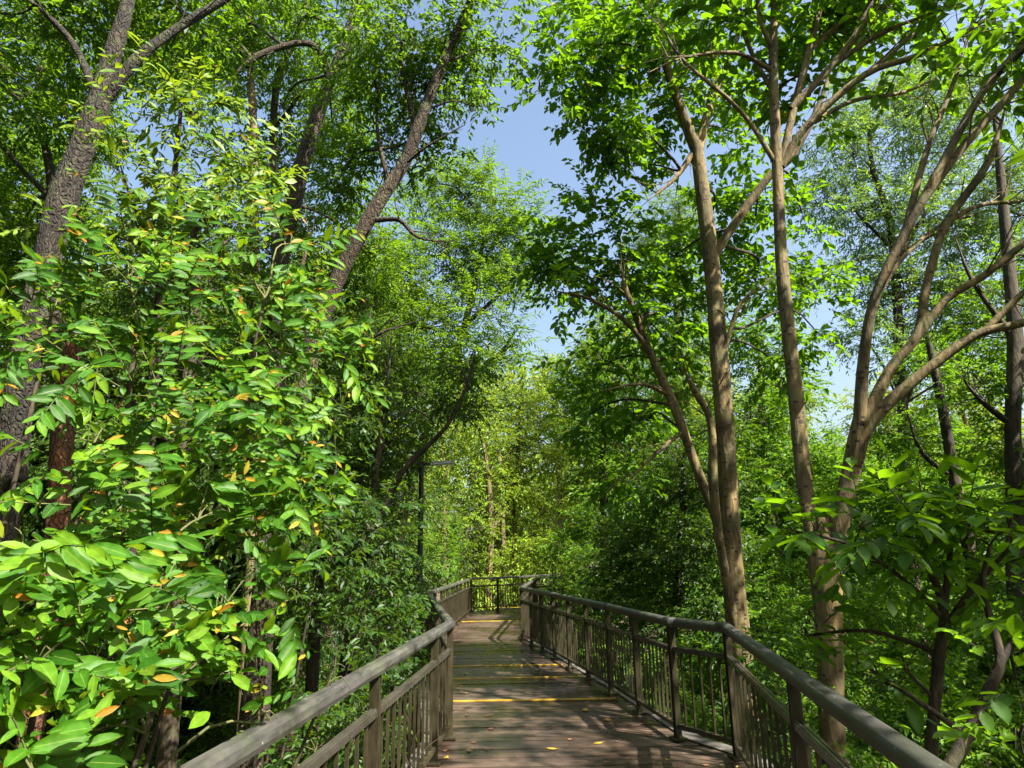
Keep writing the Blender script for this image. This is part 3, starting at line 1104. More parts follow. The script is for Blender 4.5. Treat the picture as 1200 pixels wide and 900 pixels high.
# ---- near left: glossy shrub that leans over the railing
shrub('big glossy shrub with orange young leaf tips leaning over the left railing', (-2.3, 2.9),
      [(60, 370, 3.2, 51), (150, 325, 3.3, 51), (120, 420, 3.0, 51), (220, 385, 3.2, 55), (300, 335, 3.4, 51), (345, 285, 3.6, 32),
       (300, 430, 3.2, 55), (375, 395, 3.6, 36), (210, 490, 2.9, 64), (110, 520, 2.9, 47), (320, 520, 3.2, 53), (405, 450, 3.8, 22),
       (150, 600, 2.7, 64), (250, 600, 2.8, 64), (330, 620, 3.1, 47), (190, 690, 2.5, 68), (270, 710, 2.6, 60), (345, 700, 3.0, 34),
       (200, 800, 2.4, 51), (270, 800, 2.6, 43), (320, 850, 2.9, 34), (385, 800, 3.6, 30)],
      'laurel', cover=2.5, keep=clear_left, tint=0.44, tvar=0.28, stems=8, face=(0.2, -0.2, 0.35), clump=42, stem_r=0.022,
      stem_pts=[[(20, 735, 3.0, 11), (110, 705, 2.75, 10), (180, 690, 2.55, 7), (225, 680, 2.4, 4)],
                [(140, 560, 3.4, 9), (150, 470, 3.3, 7), (160, 380, 3.3, 5)],
                [(300, 600, 3.5, 8), (290, 470, 3.4, 6), (310, 350, 3.4, 4)]])
shrub('low glossy shrub filling the lower left corner, with the largest leaves', (-1.9, 1.7),
      [(20, 660, 2.3, 70), (80, 700, 2.3, 62), (40, 780, 2.05, 62), (130, 770, 2.25, 58), (10, 870, 1.95, 60), (95, 860, 2.1, 56),
       (170, 860, 2.3, 42), (-60, 760, 2.1, 70), (-60, 900, 1.9, 80), (60, 960, 1.9, 70)],
      'laurel', cover=2.4, keep=clear_left, tint=0.5, tvar=0.22, stems=4, face=(0.3, -0.2, 0.3), clump=40, scale=1.12)
tree('sapling', 'sapling with sunlit pale green sprays in front of the big dark trunk', 'sapling',
     [(150, 700, 4.7, 14), (170, 560, 4.7, 13), (182, 420, 4.7, 12), (192, 300, 4.6, 10), (205, 200, 4.6, 7), (212, 130, 4.6, 4)],
     [[(185, 360, 4.6, 8), (225, 280, 4.6, 6), (265, 210, 4.7, 4)], [(190, 310, 4.6, 7), (160, 250, 4.5, 5), (140, 190, 4.5, 3)]],
     [(165, 135, 4.5, 36), (225, 135, 4.6, 42), (270, 190, 4.7, 48), (190, 205, 4.4, 48), (240, 245, 4.5, 46), (145, 225, 4.4, 30),
      (300, 235, 4.8, 36), (110, 170, 4.5, 18), (170, 280, 4.5, 36), (330, 175, 4.9, 16), (60, 270, 4.3, 16)],
     'spray', 'bark_brown', cover=1.5, tint=0.55, sides=7, face=(0.15, -0.1, 0.15), clump=45)

# ---- the big furrowed trunk and its neighbours on the left
tree('tree', 'large old tree with thick furrowed dark trunk forking at upper left', 'tree',
     [(-8, 640, 6, 66), (12, 540, 6, 60), (28, 440, 6, 56), (48, 330, 6, 52), (72, 240, 6, 49), (98, 170, 6, 44), (116, 118, 6, 40)],
     [[(114, 125, 6, 38), (132, 65, 6, 30), (150, 0, 6, 26), (165, -70, 6.2, 20), (175, -150, 6.4, 12)],
      [(122, 118, 6, 24), (160, 70, 6, 21), (205, 35, 6.1, 18), (262, 0, 6.2, 14), (330, -40, 6.4, 8)],
      [(112, 108, 6, 16), (86, 52, 6, 12), (52, 15, 6, 10), (18, -14, 5.9, 8)],
      [(2, 575, 6, 18), (22, 560, 5.7, 16), (42, 572, 5.5, 15), (54, 600, 5.4, 13), (50, 640, 5.5, 9)]],
     [(45, 20, 6.6, 62), (120, 15, 7.2, 62), (210, 5, 6.7, 55), (15, 110, 8, 50), (80, -60, 6.3, 60), (190, -60, 6.6, 60),
      (-90, 40, 6.5, 80), (300, -50, 7, 45), (250, 55, 7.4, 40), (10, 40, 8.5, 60), (150, 60, 8.5, 50), (60, 80, 9, 55), (-20, 120, 9, 60), (100, 130, 9.5, 45), (200, 70, 9, 50), (90, -10, 8, 50)],
     'canopy', 'bark_dark', cover=2.3, sides=16, wob=0.12, tint=0.36, ws=0.60, scale=1.15)
tree('dead_trunk', 'short bare reddish stump of a dead tree behind the left shrub', 'dead tree',
     [(66, 640, 5.3, 26), (70, 540, 5.3, 24), (77, 470, 5.3, 21), (86, 405, 5.3, 17), (91, 388, 5.3, 7)], [], [], 'canopy', 'bark_red', sides=12, wob=0.14)
tree('tree', 'tree with stout brown trunk leaning right towards the sky gap', 'tree',
     [(318, 620, 8.6, 36), (362, 420, 8.6, 33), (393, 333, 8.6, 30), (438, 247, 8.5, 27), (474, 190, 8.5, 24), (497, 130, 8.4, 20), (521, 70, 8.3, 17), (551, 0, 8.2, 13), (575, -70, 8, 9), (600, -150, 8, 5)],
     [[(440, 258, 8.4, 10), (468, 258, 8.3, 8), (490, 278, 8.2, 6), (530, 285, 8.1, 3)],
      [(398, 430, 8.4, 8), (428, 402, 8.2, 7), (452, 388, 8.1, 5), (497, 374, 8.0, 3)],
      [(458, 222, 8.6, 9), (442, 150, 8.8, 7), (446, 60, 9, 5)],
      [(488, 150, 8.5, 8), (470, 70, 8.6, 6), (482, -10, 8.6, 5)],
      [(478, 190, 8.4, 5), (500, 172, 8.2, 4), (545, 146, 8.1, 2)],
      [(366, 420, 8.6, 11), (352, 330, 8.8, 9), (372, 250, 9, 7)]],
     [(470, 45, 8.5, 58), (540, 35, 8.5, 45), (582, 55, 8.5, 26), (440, 100, 9, 56), (505, 110, 9, 44), (555, 125, 8.6, 22), (465, 180, 9.5, 42),
      (420, 40, 9, 56), (400, 200, 9.5, 46), (525, -50, 8, 45), (420, -50, 8.5, 50), (522, 185, 9.5, 26), (560, 85, 9, 26), (590, 10, 8.3, 22), (535, 80, 9.2, 34), (350, 180, 12, 36), (400, 120, 11.5, 40)],
     'canopy', 'bark_brown', cover=1.9, sides=14, wob=0.10, tint=0.55, ws=0.64, scale=1.15)
tree('tree', 'tree with slim crooked trunk and an arching side branch, left of the leaning trunk', 'tree',
     [(322, 500, 10, 22), (325, 330, 10, 20), (345, 230, 10, 19), (362, 165, 10, 17), (385, 100, 10, 15), (408, 40, 10, 13), (424, -20, 10, 10), (440, -100, 10, 5)],
     [[(386, 100, 10, 9), (378, 66, 9.8, 8), (355, 50, 9.6, 8), (300, 66, 9.4, 7), (268, 95, 9.3, 5)], [(395, 80, 10, 7), (430, 60, 9.8, 5), (450, 20, 9.7, 3)]],
     [(350, 30, 10.9, 52), (300, 50, 11, 50), (255, 60, 10.6, 40), (330, 125, 11.4, 42), (390, 150, 11.6, 36), (300, -40, 10, 50), (390, -40, 10, 45)],
     'canopy', 'bark_brown', cover=1.6, sides=10, tint=0.5, scale=1.2)
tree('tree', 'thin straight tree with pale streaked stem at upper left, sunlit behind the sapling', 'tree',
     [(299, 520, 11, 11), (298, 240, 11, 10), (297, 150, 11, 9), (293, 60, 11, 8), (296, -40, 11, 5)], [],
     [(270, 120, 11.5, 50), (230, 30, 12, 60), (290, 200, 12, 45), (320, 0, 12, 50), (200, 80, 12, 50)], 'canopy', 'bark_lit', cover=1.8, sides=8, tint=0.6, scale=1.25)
tree('tree', 'thin dark forked tree between the pale straight stem and the leaning trunk', 'tree',
     [(323, 520, 12, 10), (322, 240, 11.5, 9), (320, 160, 11.5, 8), (326, 90, 11.5, 8), (348, 40, 11.5, 6), (366, -20, 11.5, 4)],
     [[(322, 150, 11.5, 5), (345, 120, 11.3, 4), (365, 90, 11.2, 3)]],
     [(345, 200, 12.5, 50), (420, 250, 13, 55), (360, 285, 13, 50), (400, 120, 12.5, 45), (440, 300, 13, 45), (350, 90, 12.5, 40)], 'canopy', 'bark_slim', cover=2.0, sides=8, tint=0.7, scale=1.25)
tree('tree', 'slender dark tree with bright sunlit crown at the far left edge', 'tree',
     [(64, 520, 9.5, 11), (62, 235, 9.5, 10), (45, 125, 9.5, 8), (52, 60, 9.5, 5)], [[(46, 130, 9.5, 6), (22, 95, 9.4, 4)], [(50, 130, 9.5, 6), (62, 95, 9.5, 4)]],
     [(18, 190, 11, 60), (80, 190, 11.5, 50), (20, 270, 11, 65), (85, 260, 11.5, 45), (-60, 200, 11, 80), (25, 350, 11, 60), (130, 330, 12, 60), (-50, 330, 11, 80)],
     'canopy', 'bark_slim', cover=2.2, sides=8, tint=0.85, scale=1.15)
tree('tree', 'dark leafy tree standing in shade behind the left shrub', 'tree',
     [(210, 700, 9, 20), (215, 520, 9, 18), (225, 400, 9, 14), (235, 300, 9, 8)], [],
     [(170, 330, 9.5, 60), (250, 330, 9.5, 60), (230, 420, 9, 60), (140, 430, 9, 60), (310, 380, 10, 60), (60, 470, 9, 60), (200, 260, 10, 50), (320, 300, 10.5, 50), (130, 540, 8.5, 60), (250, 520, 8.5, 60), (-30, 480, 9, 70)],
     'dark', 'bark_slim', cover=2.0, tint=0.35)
shrub('shaded small-leaved shrub between the glossy shrub and the lamp post', (-2.6, 7.5),
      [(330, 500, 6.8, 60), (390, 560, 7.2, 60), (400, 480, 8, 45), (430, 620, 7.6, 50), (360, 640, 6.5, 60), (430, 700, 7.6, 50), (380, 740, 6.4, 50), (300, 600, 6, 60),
       (440, 770, 7.4, 45), (390, 820, 6, 50)], 'dark', cover=1.35, keep=clear_walk, tint=0.25, stems=6, tvar=0.22)  # low tint puts the shadow of this gap into the leaf colour
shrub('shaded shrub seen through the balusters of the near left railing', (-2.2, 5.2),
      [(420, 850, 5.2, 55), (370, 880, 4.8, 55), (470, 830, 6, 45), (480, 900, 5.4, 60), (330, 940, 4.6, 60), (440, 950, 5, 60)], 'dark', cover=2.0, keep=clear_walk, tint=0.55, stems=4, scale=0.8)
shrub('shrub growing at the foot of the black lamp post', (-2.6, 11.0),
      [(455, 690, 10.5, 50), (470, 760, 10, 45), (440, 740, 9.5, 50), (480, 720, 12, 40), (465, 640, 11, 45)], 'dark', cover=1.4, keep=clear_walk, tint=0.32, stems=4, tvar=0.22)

# ---- middle left: feathery crowns
tree('tree', 'tall feathery tree with bright green crown left of the sky gap', 'tree',
     [(462, 720, 17, 13), (470, 620, 17, 12), (495, 520, 17, 11), (530, 430, 17, 9), (555, 340, 17, 7), (570, 260, 17, 4)],
     [[(520, 460, 17, 7), (580, 420, 16.8, 5), (610, 380, 16.5, 3)], [(500, 510, 17, 7), (490, 430, 16.8, 5), (480, 340, 16.5, 3)], [(545, 380, 17, 6), (590, 340, 16.7, 4), (615, 300, 16.5, 3)]],
     [(580, 238, 17, 42), (538, 228, 17, 42), (606, 268, 17, 30), (570, 300, 17, 48), (520, 300, 17, 55), (606, 325, 16.5, 26), (480, 320, 16, 50),
      (560, 365, 16, 50), (500, 385, 16, 55), (612, 385, 16, 18), (548, 432, 16, 40), (470, 440, 15, 50), (500, 215, 17.5, 40), (590, 415, 16, 26), (440, 370, 16, 45), (628, 262, 17, 20), (632, 305, 17, 22)],
     'feather', 'bark_slim', cover=2.2, sides=8, tint=0.55, clump=90, scale=1.55)
tree('tree', 'dark slender tree with leaning stem crossing in front of the lamp head', 'tree',
     [(405, 780, 11.5, 15), (425, 680, 11.5, 15), (436, 640, 11.5, 12), (468, 558, 11.3, 7), (523, 500, 11.2, 5), (547, 450, 11.2, 4), (557, 412, 11.2, 2)],
     [[(436, 640, 11.5, 10), (440, 560, 11.6, 8), (452, 470, 11.8, 6), (460, 380, 12, 4)]],
     [(430, 375, 13, 40), (455, 430, 13, 45), (425, 480, 12.5, 55), (410, 560, 12, 50), (455, 520, 12.2, 40), (495, 470, 13.6, 40), (420, 630, 11.2, 40), (530, 430, 12, 30), (395, 420, 12.5, 45), (550, 480, 12.5, 22), (462, 610, 13.4, 26), (530, 480, 11.4, 24), (470, 530, 13.4, 26), (515, 500, 13.4, 22), (555, 430, 11.4, 20)],
     'dark', 'bark_slim', cover=2.0, sides=9, tint=0.42, clump=60)
tree('tree', 'shaded tree filling the gap between the lamp post and the leaning brown trunk', 'tree',
     [(370, 720, 14, 14), (380, 560, 14, 12), (395, 430, 14, 9), (410, 340, 14, 5)], [],
     [(380, 350, 14, 50), (420, 320, 14, 45), (360, 430, 14, 55), (420, 440, 14.5, 55), (350, 520, 14, 60), (420, 540, 14.5, 60), (470, 580, 15, 45), (380, 620, 14, 60), (450, 660, 15, 45), (340, 340, 14, 40)],
     'dark', 'bark_slim', cover=2.0, sides=8, tint=0.5)

# ---- right: the pale spotted trunks
tree('tree', 'pale spotted trunk rising beside the outward kink of the right railing', 'tree',
     [(872, 800, 9.2, 27), (860, 690, 9.2, 25), (855, 600, 9.2, 22), (851, 520, 9.2, 22), (843, 420, 9.2, 21), (834, 310, 9.2, 18), (822, 215, 9.3, 16), (815, 168, 9.3, 15)],
     [[(815, 172, 9.3, 14), (795, 120, 9.2, 11), (776, 60, 9.1, 8), (770, 0, 9, 6), (765, -60, 8.9, 3)],
      [(818, 180, 9.3, 12), (830, 130, 9.4, 10), (850, 80, 9.4, 8), (872, 20, 9.4, 5), (890, -50, 9.3, 3)],
      [(836, 300, 9.2, 11), (868, 252, 9.1, 10), (903, 205, 9, 9), (930, 180, 8.9, 9), (965, 110, 8.8, 6), (980, 40, 8.7, 4)],
      [(868, 770, 9.2, 12), (846, 650, 9.0, 10), (836, 570, 8.9, 11), (833, 495, 8.9, 9), (814, 458, 8.8, 8), (800, 430, 8.8, 5)],
      [(866, 760, 9.4, 13), (846, 630, 9.6, 12), (815, 545, 9.7, 11), (790, 476, 9.7, 11), (765, 420, 9.7, 9), (738, 352, 9.6, 7), (726, 310, 9.6, 4)],
      [(766, 420, 9.7, 7), (735, 378, 9.5, 6), (690, 350, 9.3, 4), (645, 340, 9.2, 2)],
      [(783, 462, 9.7, 5), (750, 450, 9.5, 4), (705, 458, 9.3, 2)], [(800, 505, 9.7, 5), (765, 535, 9.4, 4), (730, 570, 9.2, 2)],
      [(836, 430, 9.2, 8), (852, 400, 9.1, 6), (868, 355, 9, 4), (905, 330, 9, 2)], [(812, 180, 9.3, 8), (790, 210, 9.2, 5), (760, 235, 9.1, 3)]],
     [(655, 105, 8.5, 24), (700, 60, 9, 58), (765, 45, 9, 56), (715, 140, 9, 50), (795, 105, 9.5, 50), (690, 15, 9.5, 50), (855, 60, 9.6, 46),
      (706, 205, 9.5, 20), (710, 268, 10, 40), (735, 308, 10.5, 44), (655, 300, 11, 36), (685, 335, 10.5, 36), (632, 95, 8.3, 10),
      (875, 160, 10, 40), (885, 260, 10.5, 40), (885, 330, 11, 42), (790, 300, 11, 44), (775, 135, 10, 36), (780, 370, 11, 44), (740, 195, 9.6, 20)],
     'broad', 'bark_pale', cover=2.9, sides=16, wob=0.05, tint=0.5, clump=50, keep=clear_walk,
     extra=[([lump(700, 430, 10.5, 40), lump(760, 385, 10.3, 44), (lump(690, 485, 10.6, 36)), lump(755, 500, 10.8, 36), lump(725, 560, 10.5, 26), lump(940, 340, 10.4, 36), lump(960, 392, 10, 24), lump(905, 420, 10.5, 36), lump(800, 440, 11.5, 40), lump(650, 345, 9.2, 26), lump(835, 250, 10.8, 34), lump(940, 250, 10.6, 30), lump(660, 60, 9.2, 30), lump(650, 268, 11, 24), lump(648, 322, 10.8, 24), lump(690, 225, 10.2, 18)], 2.6)])
tree('tree', 'wide pale tree splitting low into many spreading limbs at right', 'tree',
     [(976, 870, 6.6, 28.0), (973, 780, 6.6, 29.4), (970, 700, 6.6, 34), (966, 650, 6.6, 36), (966, 612, 6.6, 18.2), (967, 590, 6.6, 4.8)],
     [[(968, 740, 6.6, 21.0), (962, 668, 6.6, 21.0), (955, 635, 6.65, 18.2), (942, 560, 6.8, 17.5), (932, 460, 6.9, 16.8), (922, 370, 6.9, 16.1), (915, 290, 7, 14.0), (911, 200, 7, 11.9), (907, 110, 7, 11.2), (906, 60, 7, 9.8), (908, 0, 7, 8.8), (912, -90, 7, 4.8)],
      [(915, 196, 7, 9.1), (930, 128, 7, 8.8), (948, 60, 7, 8.0), (962, 0, 7, 6.4), (972, -80, 7, 4.0)],
      [(927, 128, 7, 9.1), (972, 80, 6.9, 8.4), (1003, 40, 6.8, 8.0), (1026, -10, 6.7, 6.4), (1060, -90, 6.6, 4.0)],
      [(916, 195, 7, 9.1), (943, 150, 6.9, 8.4), (1013, 88, 6.7, 8.0), (1073, 66, 6.5, 6.4), (1133, 37, 6.4, 4.8), (1180, 4, 6.3, 3.2)],
      [(972, 80, 6.9, 6.4), (1035, 38, 6.7, 5.6), (1130, 2, 6.4, 4.0)],
      [(908, 85, 7, 5.6), (862, 62, 6.9, 4.8), (800, 68, 6.8, 3.2), (760, 85, 6.7, 1.6)], [(911, 195, 7, 6.4), (868, 130, 6.9, 4.8), (800, 70, 6.8, 4.0), (770, 20, 6.8, 2.4)],
      [(974, 740, 6.6, 21.0), (975, 665, 6.6, 23.8), (988, 595, 6.5, 21.0), (1002, 530, 6.5, 21.0), (1011, 492, 6.4, 21.7)],
      [(1000, 545, 6.47, 14), (1007, 500, 6.4, 15), (1012, 420, 6.3, 11.9), (1025, 350, 6.2, 11.2), (1060, 275, 6.1, 11.2), (1100, 200, 6, 9.8), (1150, 110, 5.9, 8.4), (1200, 50, 5.8, 8.0), (1260, -40, 5.7, 4.8)],
      [(1078, 240, 6.05, 9.8), (1133, 167, 6, 9.1), (1193, 100, 5.9, 8.8), (1250, 30, 5.8, 6.4)],
      [(1003, 545, 6.47, 14), (1012, 500, 6.4, 16), (1045, 430, 6.4, 11.9), (1075, 392, 6.4, 11.2), (1087, 330, 6.4, 9.8), (1110, 260, 6.4, 9.1), (1158, 190, 6.3, 8.8), (1180, 120, 6.3, 6.4)],
      [(1075, 395, 6.4, 9.8), (1110, 350, 6.3, 9.1), (1150, 325, 6.2, 8.4), (1200, 285, 6.1, 8.8), (1270, 220, 6, 6.4)],
      [(1004, 545, 6.47, 14), (1017, 500, 6.4, 17), (1060, 455, 6.3, 12.6), (1110, 415, 6.2, 11.2), (1150, 390, 6.1, 10.5), (1200, 378, 6, 9.8), (1290, 350, 5.9, 8.0)],
      [(1060, 275, 6.1, 9), (1085, 180, 6.2, 7), (1120, 90, 6.3, 5), (1140, 20, 6.4, 3)], [(1025, 350, 6.2, 7), (1060, 300, 6.4, 5), (1105, 262, 6.6, 4), (1150, 250, 6.8, 2)],
      [(1013, 88, 6.7, 6), (1080, 30, 6.8, 5), (1110, -20, 6.9, 3)], [(948, 60, 7, 6), (990, 20, 7.1, 5), (1010, -30, 7.2, 3)], [(950, 145, 6.9, 6), (1000, 118, 7.1, 5), (1060, 108, 7.3, 4), (1110, 85, 7.4, 2)],
      [(907, 110, 7, 6), (880, 60, 7.2, 5), (862, 10, 7.3, 4), (850, -40, 7.4, 2)], [(906, 60, 7, 6), (890, 20, 6.9, 5), (885, -30, 6.8, 3)], [(1110, 260, 6.4, 7), (1150, 240, 6.5, 5), (1200, 235, 6.6, 4), (1230, 215, 6.7, 2)],
      [(1152, 390, 6.1, 8.0), (1200, 342, 6, 7.2), (1260, 290, 5.9, 4.8)]],
     [(880, 15, 7.2, 60), (945, 25, 7.4, 52), (1005, 15, 7.2, 40), (1100, 30, 6.5, 42), (1170, 40, 6, 46), (1150, 90, 6.4, 26), (905, -70, 7, 50),
      (1010, -70, 6.8, 50), (1120, -60, 6.4, 50), (1270, 0, 6, 60), (1320, 160, 5.8, 60), (1290, 270, 6, 40), (800, -50, 7.5, 50), (830, 30, 7.4, 46), (960, 95, 7.3, 30), (990, 60, 7.5, 40), (1060, 60, 7.0, 36), (1040, 15, 7.2, 44), (940, 150, 7.6, 22), (1180, 130, 6.6, 36), (900, 120, 7.8, 34), (1330, 330, 5.6, 70)],
     'broad', 'bark_pale', cover=2.3, sides=16, wob=0.05, tint=0.5, clump=50, scale=1.15,
     extra=[([wl(5.4, 4.4, 8.0, 1.5), wl(6.4, 3.0, 8.4, 1.6), wl(5.2, 2.3, 7.6, 1.4), wl(7.4, 4.6, 8.2, 1.6), wl(7.2, 1.2, 8.2, 1.5), wl(4.4, 6.0, 9.0, 1.4), wl(8.2, 2.6, 7.4, 1.6), wl(6.3, 5.8, 9.2, 1.3), wl(5.0, 0.6, 8.2, 1.2)], 0.30), ([wl(6.4, 1.4, 6.8, 1.4), wl(5.5, 2.0, 6.5, 1.1), wl(7.4, 1.8, 7.0, 1.3), wl(6.0, 0.4, 7.2, 1.1)], 0.9)])

# ---- right background
tree('tree', 'airy fine-leaved tree behind the spreading limbs at right', 'tree',
     [(1062, 600, 16, 12), (1058, 480, 16, 12), (1048, 300, 16, 10), (1037, 240, 16, 8), (1023, 200, 16, 6), (1018, 150, 16, 4)],
     [[(1048, 310, 16, 6), (1090, 240, 15.8, 4), (1120, 180, 15.6, 3)], [(1045, 290, 16, 5), (1005, 250, 15.8, 3), (985, 210, 15.6, 2)]],
     [(1000, 180, 16, 44), (1060, 140, 16, 52), (1120, 170, 16, 56), (1020, 250, 16, 52), (1085, 250, 16, 58), (1145, 260, 16, 52), (1180, 200, 15.5, 50), (1060, 340, 16, 52), (1120, 350, 16, 56), (992, 320, 16, 28), (1180, 330, 15, 50), (1000, 110, 16.5, 28), (1080, 90, 16.5, 40), (1230, 260, 15, 70), (965, 240, 16.5, 36), (975, 150, 16.5, 34), (1150, 100, 16, 50), (1010, 390, 16, 30), (1080, 420, 16, 50), (1160, 420, 15.5, 50), (945, 320, 17, 30)],
     'fine', 'bark_brown', cover=1.8, sides=8, tint=0.62, clump=90, scale=1.35)
tree('tree', 'pale distant tree top showing in the gap between the two right trunks', 'tree',
     [(790, 640, 26, 10), (792, 430, 26, 9), (795, 300, 26, 6), (796, 240, 26, 3)], [],
     [(792, 245, 26, 32), (765, 280, 26, 34), (810, 290, 26, 36), (780, 340, 26, 40), (830, 350, 26, 34), (760, 400, 26, 40), (810, 410, 26, 45)], 'fine', 'bark_slim', cover=1.6, sides=7, scale=1.5, tint=0.55)
tree('tree', 'dark upright trunk with thin crown near the right edge', 'tree',
     [(1192, 700, 9, 20), (1190, 600, 9, 19), (1187, 500, 9, 18), (1190, 400, 9, 17), (1181, 300, 9, 13), (1172, 200, 9, 9), (1165, 130, 9, 5)],
     [[(1188, 500, 9, 8), (1150, 470, 9, 6), (1125, 440, 9, 3)], [(1190, 400, 9, 8), (1140, 330, 9, 5), (1120, 280, 9, 3)]],
     [(1150, 450, 9.6, 44), (1200, 420, 9.6, 50), (1180, 520, 9.6, 44), (1130, 380, 10, 36), (1210, 310, 9.5, 50), (1230, 540, 9, 60)], 'under', 'bark_slim', cover=2.0, sides=10, tint=0.6, scale=0.85)
tree('tree', 'slim dark leaning tree between the low fork and the right edge', 'tree',
     [(1145, 720, 11, 15), (1135, 640, 11, 14), (1118, 560, 11, 13), (1105, 480, 11, 11), (1092, 420, 11, 8), (1080, 360, 11, 4)],
     [[(1118, 560, 11, 6), (1080, 530, 11, 5), (1062, 480, 11, 3)], [(1132, 630, 11, 5), (1085, 590, 11, 4), (1075, 540, 11, 3)]],
     [(1100, 430, 12, 46), (1060, 510, 12, 50), (1120, 530, 12, 50), (1060, 590, 12, 50), (1010, 580, 12.5, 36), (1110, 610, 12, 45), (1160, 590, 12, 45)], 'under', 'bark_slim', cover=2.2, sides=9, tint=0.7, scale=0.9)
tree('tree', 'bright green tree in the gap between the two pale trunks', 'tree',
     [(900, 720, 15, 12), (896, 600, 15, 11), (893, 500, 15, 8), (890, 420, 15, 4)], [[(895, 560, 15, 6), (930, 500, 15, 4), (950, 460, 15, 3)]],
     [(885, 400, 15, 44), (915, 455, 15, 44), (880, 490, 15, 48), (870, 570, 14.5, 50), (925, 560, 14.5, 50), (958, 540, 14, 36), (905, 620, 14, 50), (960, 610, 13.5, 44), (985, 560, 14, 30)], 'under', 'bark_slim', cover=2.2, sides=8, tint=0.55)
tree('tree', 'dark bushy tree behind the middle of the right railing', 'tree',
     [(790, 760, 13.5, 12), (795, 680, 13.5, 11), (800, 600, 13.5, 8), (800, 540, 13.5, 4)], [],
     [(795, 580, 14, 52), (745, 640, 14.5, 46), (805, 660, 13, 56), (755, 705, 13.5, 44), (840, 560, 13, 36), (830, 640, 12.5, 45), (720, 680, 15, 36), (780, 740, 12.5, 46), (850, 720, 12, 46), (840, 500, 13, 36), (775, 530, 14.5, 36)], 'dark', 'bark_slim', cover=2.3, sides=8, tint=0.3, keep=clear_walk)
tree('tree', 'dark straight stem with green crown right of the far bend', 'tree',
     [(709, 680, 21, 10), (708, 600, 21, 10), (707, 520, 21, 9), (702, 450, 21, 6), (700, 390, 21, 3)], [[(707, 530, 21, 5), (730, 480, 20.8, 3), (750, 440, 20.6, 2)]],
     [(690, 440, 21, 40), (730, 430, 21, 44), (680, 500, 21, 34), (735, 500, 21, 44), (700, 560, 21.5, 34), (770, 470, 21, 44), (690, 620, 20, 30), (730, 600, 21, 36), (712, 385, 21, 32), (665, 460, 21, 20), (760, 560, 21, 40)], 'under', 'bark_slim', cover=1.9, sides=8, tint=0.5, keep=clear_walk)
shrub('bright shrub beside the right railing at the far bend', (2.1, 19.0), [(655, 640, 20, 24), (680, 660, 18, 24), (665, 690, 18, 20), (700, 700, 16.5, 28)], 'under', cover=2.2, keep=clear_walk, tint=0.6)

# ---- far end: yellow-green wood
far = 'yellow-green trees beyond the far bend'
ytree = tree('tree', 'tall yellow-green tree rising straight above the far bend', 'tree',
             [(604, 690, 31, 7), (603, 610, 31, 6), (606, 540, 31, 5), (610, 470, 31, 3)], [[(604, 590, 31, 4), (580, 540, 31, 3), (570, 500, 31, 2)]],
             [(610, 455, 31, 26), (590, 480, 31, 34), (630, 490, 31, 34), (605, 520, 30, 36), (570, 540, 30, 32), (640, 540, 30, 34), (600, 580, 30, 36), (560, 600, 30, 28), (640, 600, 30, 30), (610, 640, 29, 28)],
             'yellow', 'bark_lit', cover=2.0, sides=7, tint=0.5, group=far, keep=clear_walk)
tree('tree', 'yellow-green tree with forked light stems left of the tallest far one', 'tree',
     [(572, 690, 28, 9), (575, 610, 28, 8), (570, 540, 28, 5), (560, 500, 28, 3)], [[(574, 640, 28, 5), (590, 580, 28, 4)]],
     [(545, 480, 29, 28), (530, 520, 28, 32), (565, 510, 28, 30), (550, 560, 28, 34), (520, 580, 28, 30), (580, 570, 28, 28), (560, 620, 27, 30), (515, 630, 27, 26)], 'yellow', 'bark_lit', cover=1.7, sides=7, tint=0.45, group=far, keep=clear_walk, scale=0.8)
shrub('drooping deep green shrub just past the left railing bend', (-2.4, 22), [(525, 640, 22, 34), (545, 660, 22, 26), (505, 660, 21, 26), (560, 630, 23, 24), (530, 610, 22.5, 24)], 'feather', cover=2.6, keep=clear_walk, tint=0.4, scale=2.0)
shrub('bright round shrub directly behind the far railing', (1.0, 29), [(620, 655, 28, 26), (645, 645, 28, 24), (590, 665, 28, 18), (660, 665, 30, 18), (600, 690, 28, 18), (560, 690, 27, 18)], 'yellow', cover=2.2, keep=clear_walk, tint=0.75, scale=0.7)

ox = np.array(ytree.location)
for (px, Y, s, rz, lab) in (
        (660, 38, 1.25, 1.9, 'broad far tree just right of the low sky gap'),
        (520, 37, 1.25, 4.1, 'far tree behind the lamp head'),
        (740, 36, 1.35, 2.6, 'far tree half hidden behind the thin leaning stems'),
        (820, 34, 1.2, 0.7, 'far tree behind the first pale spotted trunk'),
        (440, 36, 1.6, 5.2, 'tall far tree behind the feathery crown'),
        (590, 46, 1.45, 3.3, 'farthest tree seen under the low sky gap'),
        (930, 30, 1.0, 4.6, 'far tree left of the low forking trunk'),
        (350, 33, 1.6, 2.2, 'tall far tree behind the leaning brown trunk'),
        (1060, 30, 0.95, 5.6, 'far tree below the airy fine-leaved one'),
        (1170, 28, 0.95, 1.2, 'far tree near the right edge of the view')):
    p = W(px, 690, Y)
    copy_tree(ytree, (p[0], p[1], float(ground_z(p[0], p[1]))), rz, s, lab, 'far trees of the wood')

# ---- right foreground: large-leaved bush and undergrowth
def clear_right(P):
    rx = 0.84 + 0.1565 * P[:, 1]
    return ~((P[:, 0] < rx + 0.1) & (P[:, 2] < 1.25)) & (P[:, 1] > 0.9) & ~(P[:, 0] < rx - 0.1)


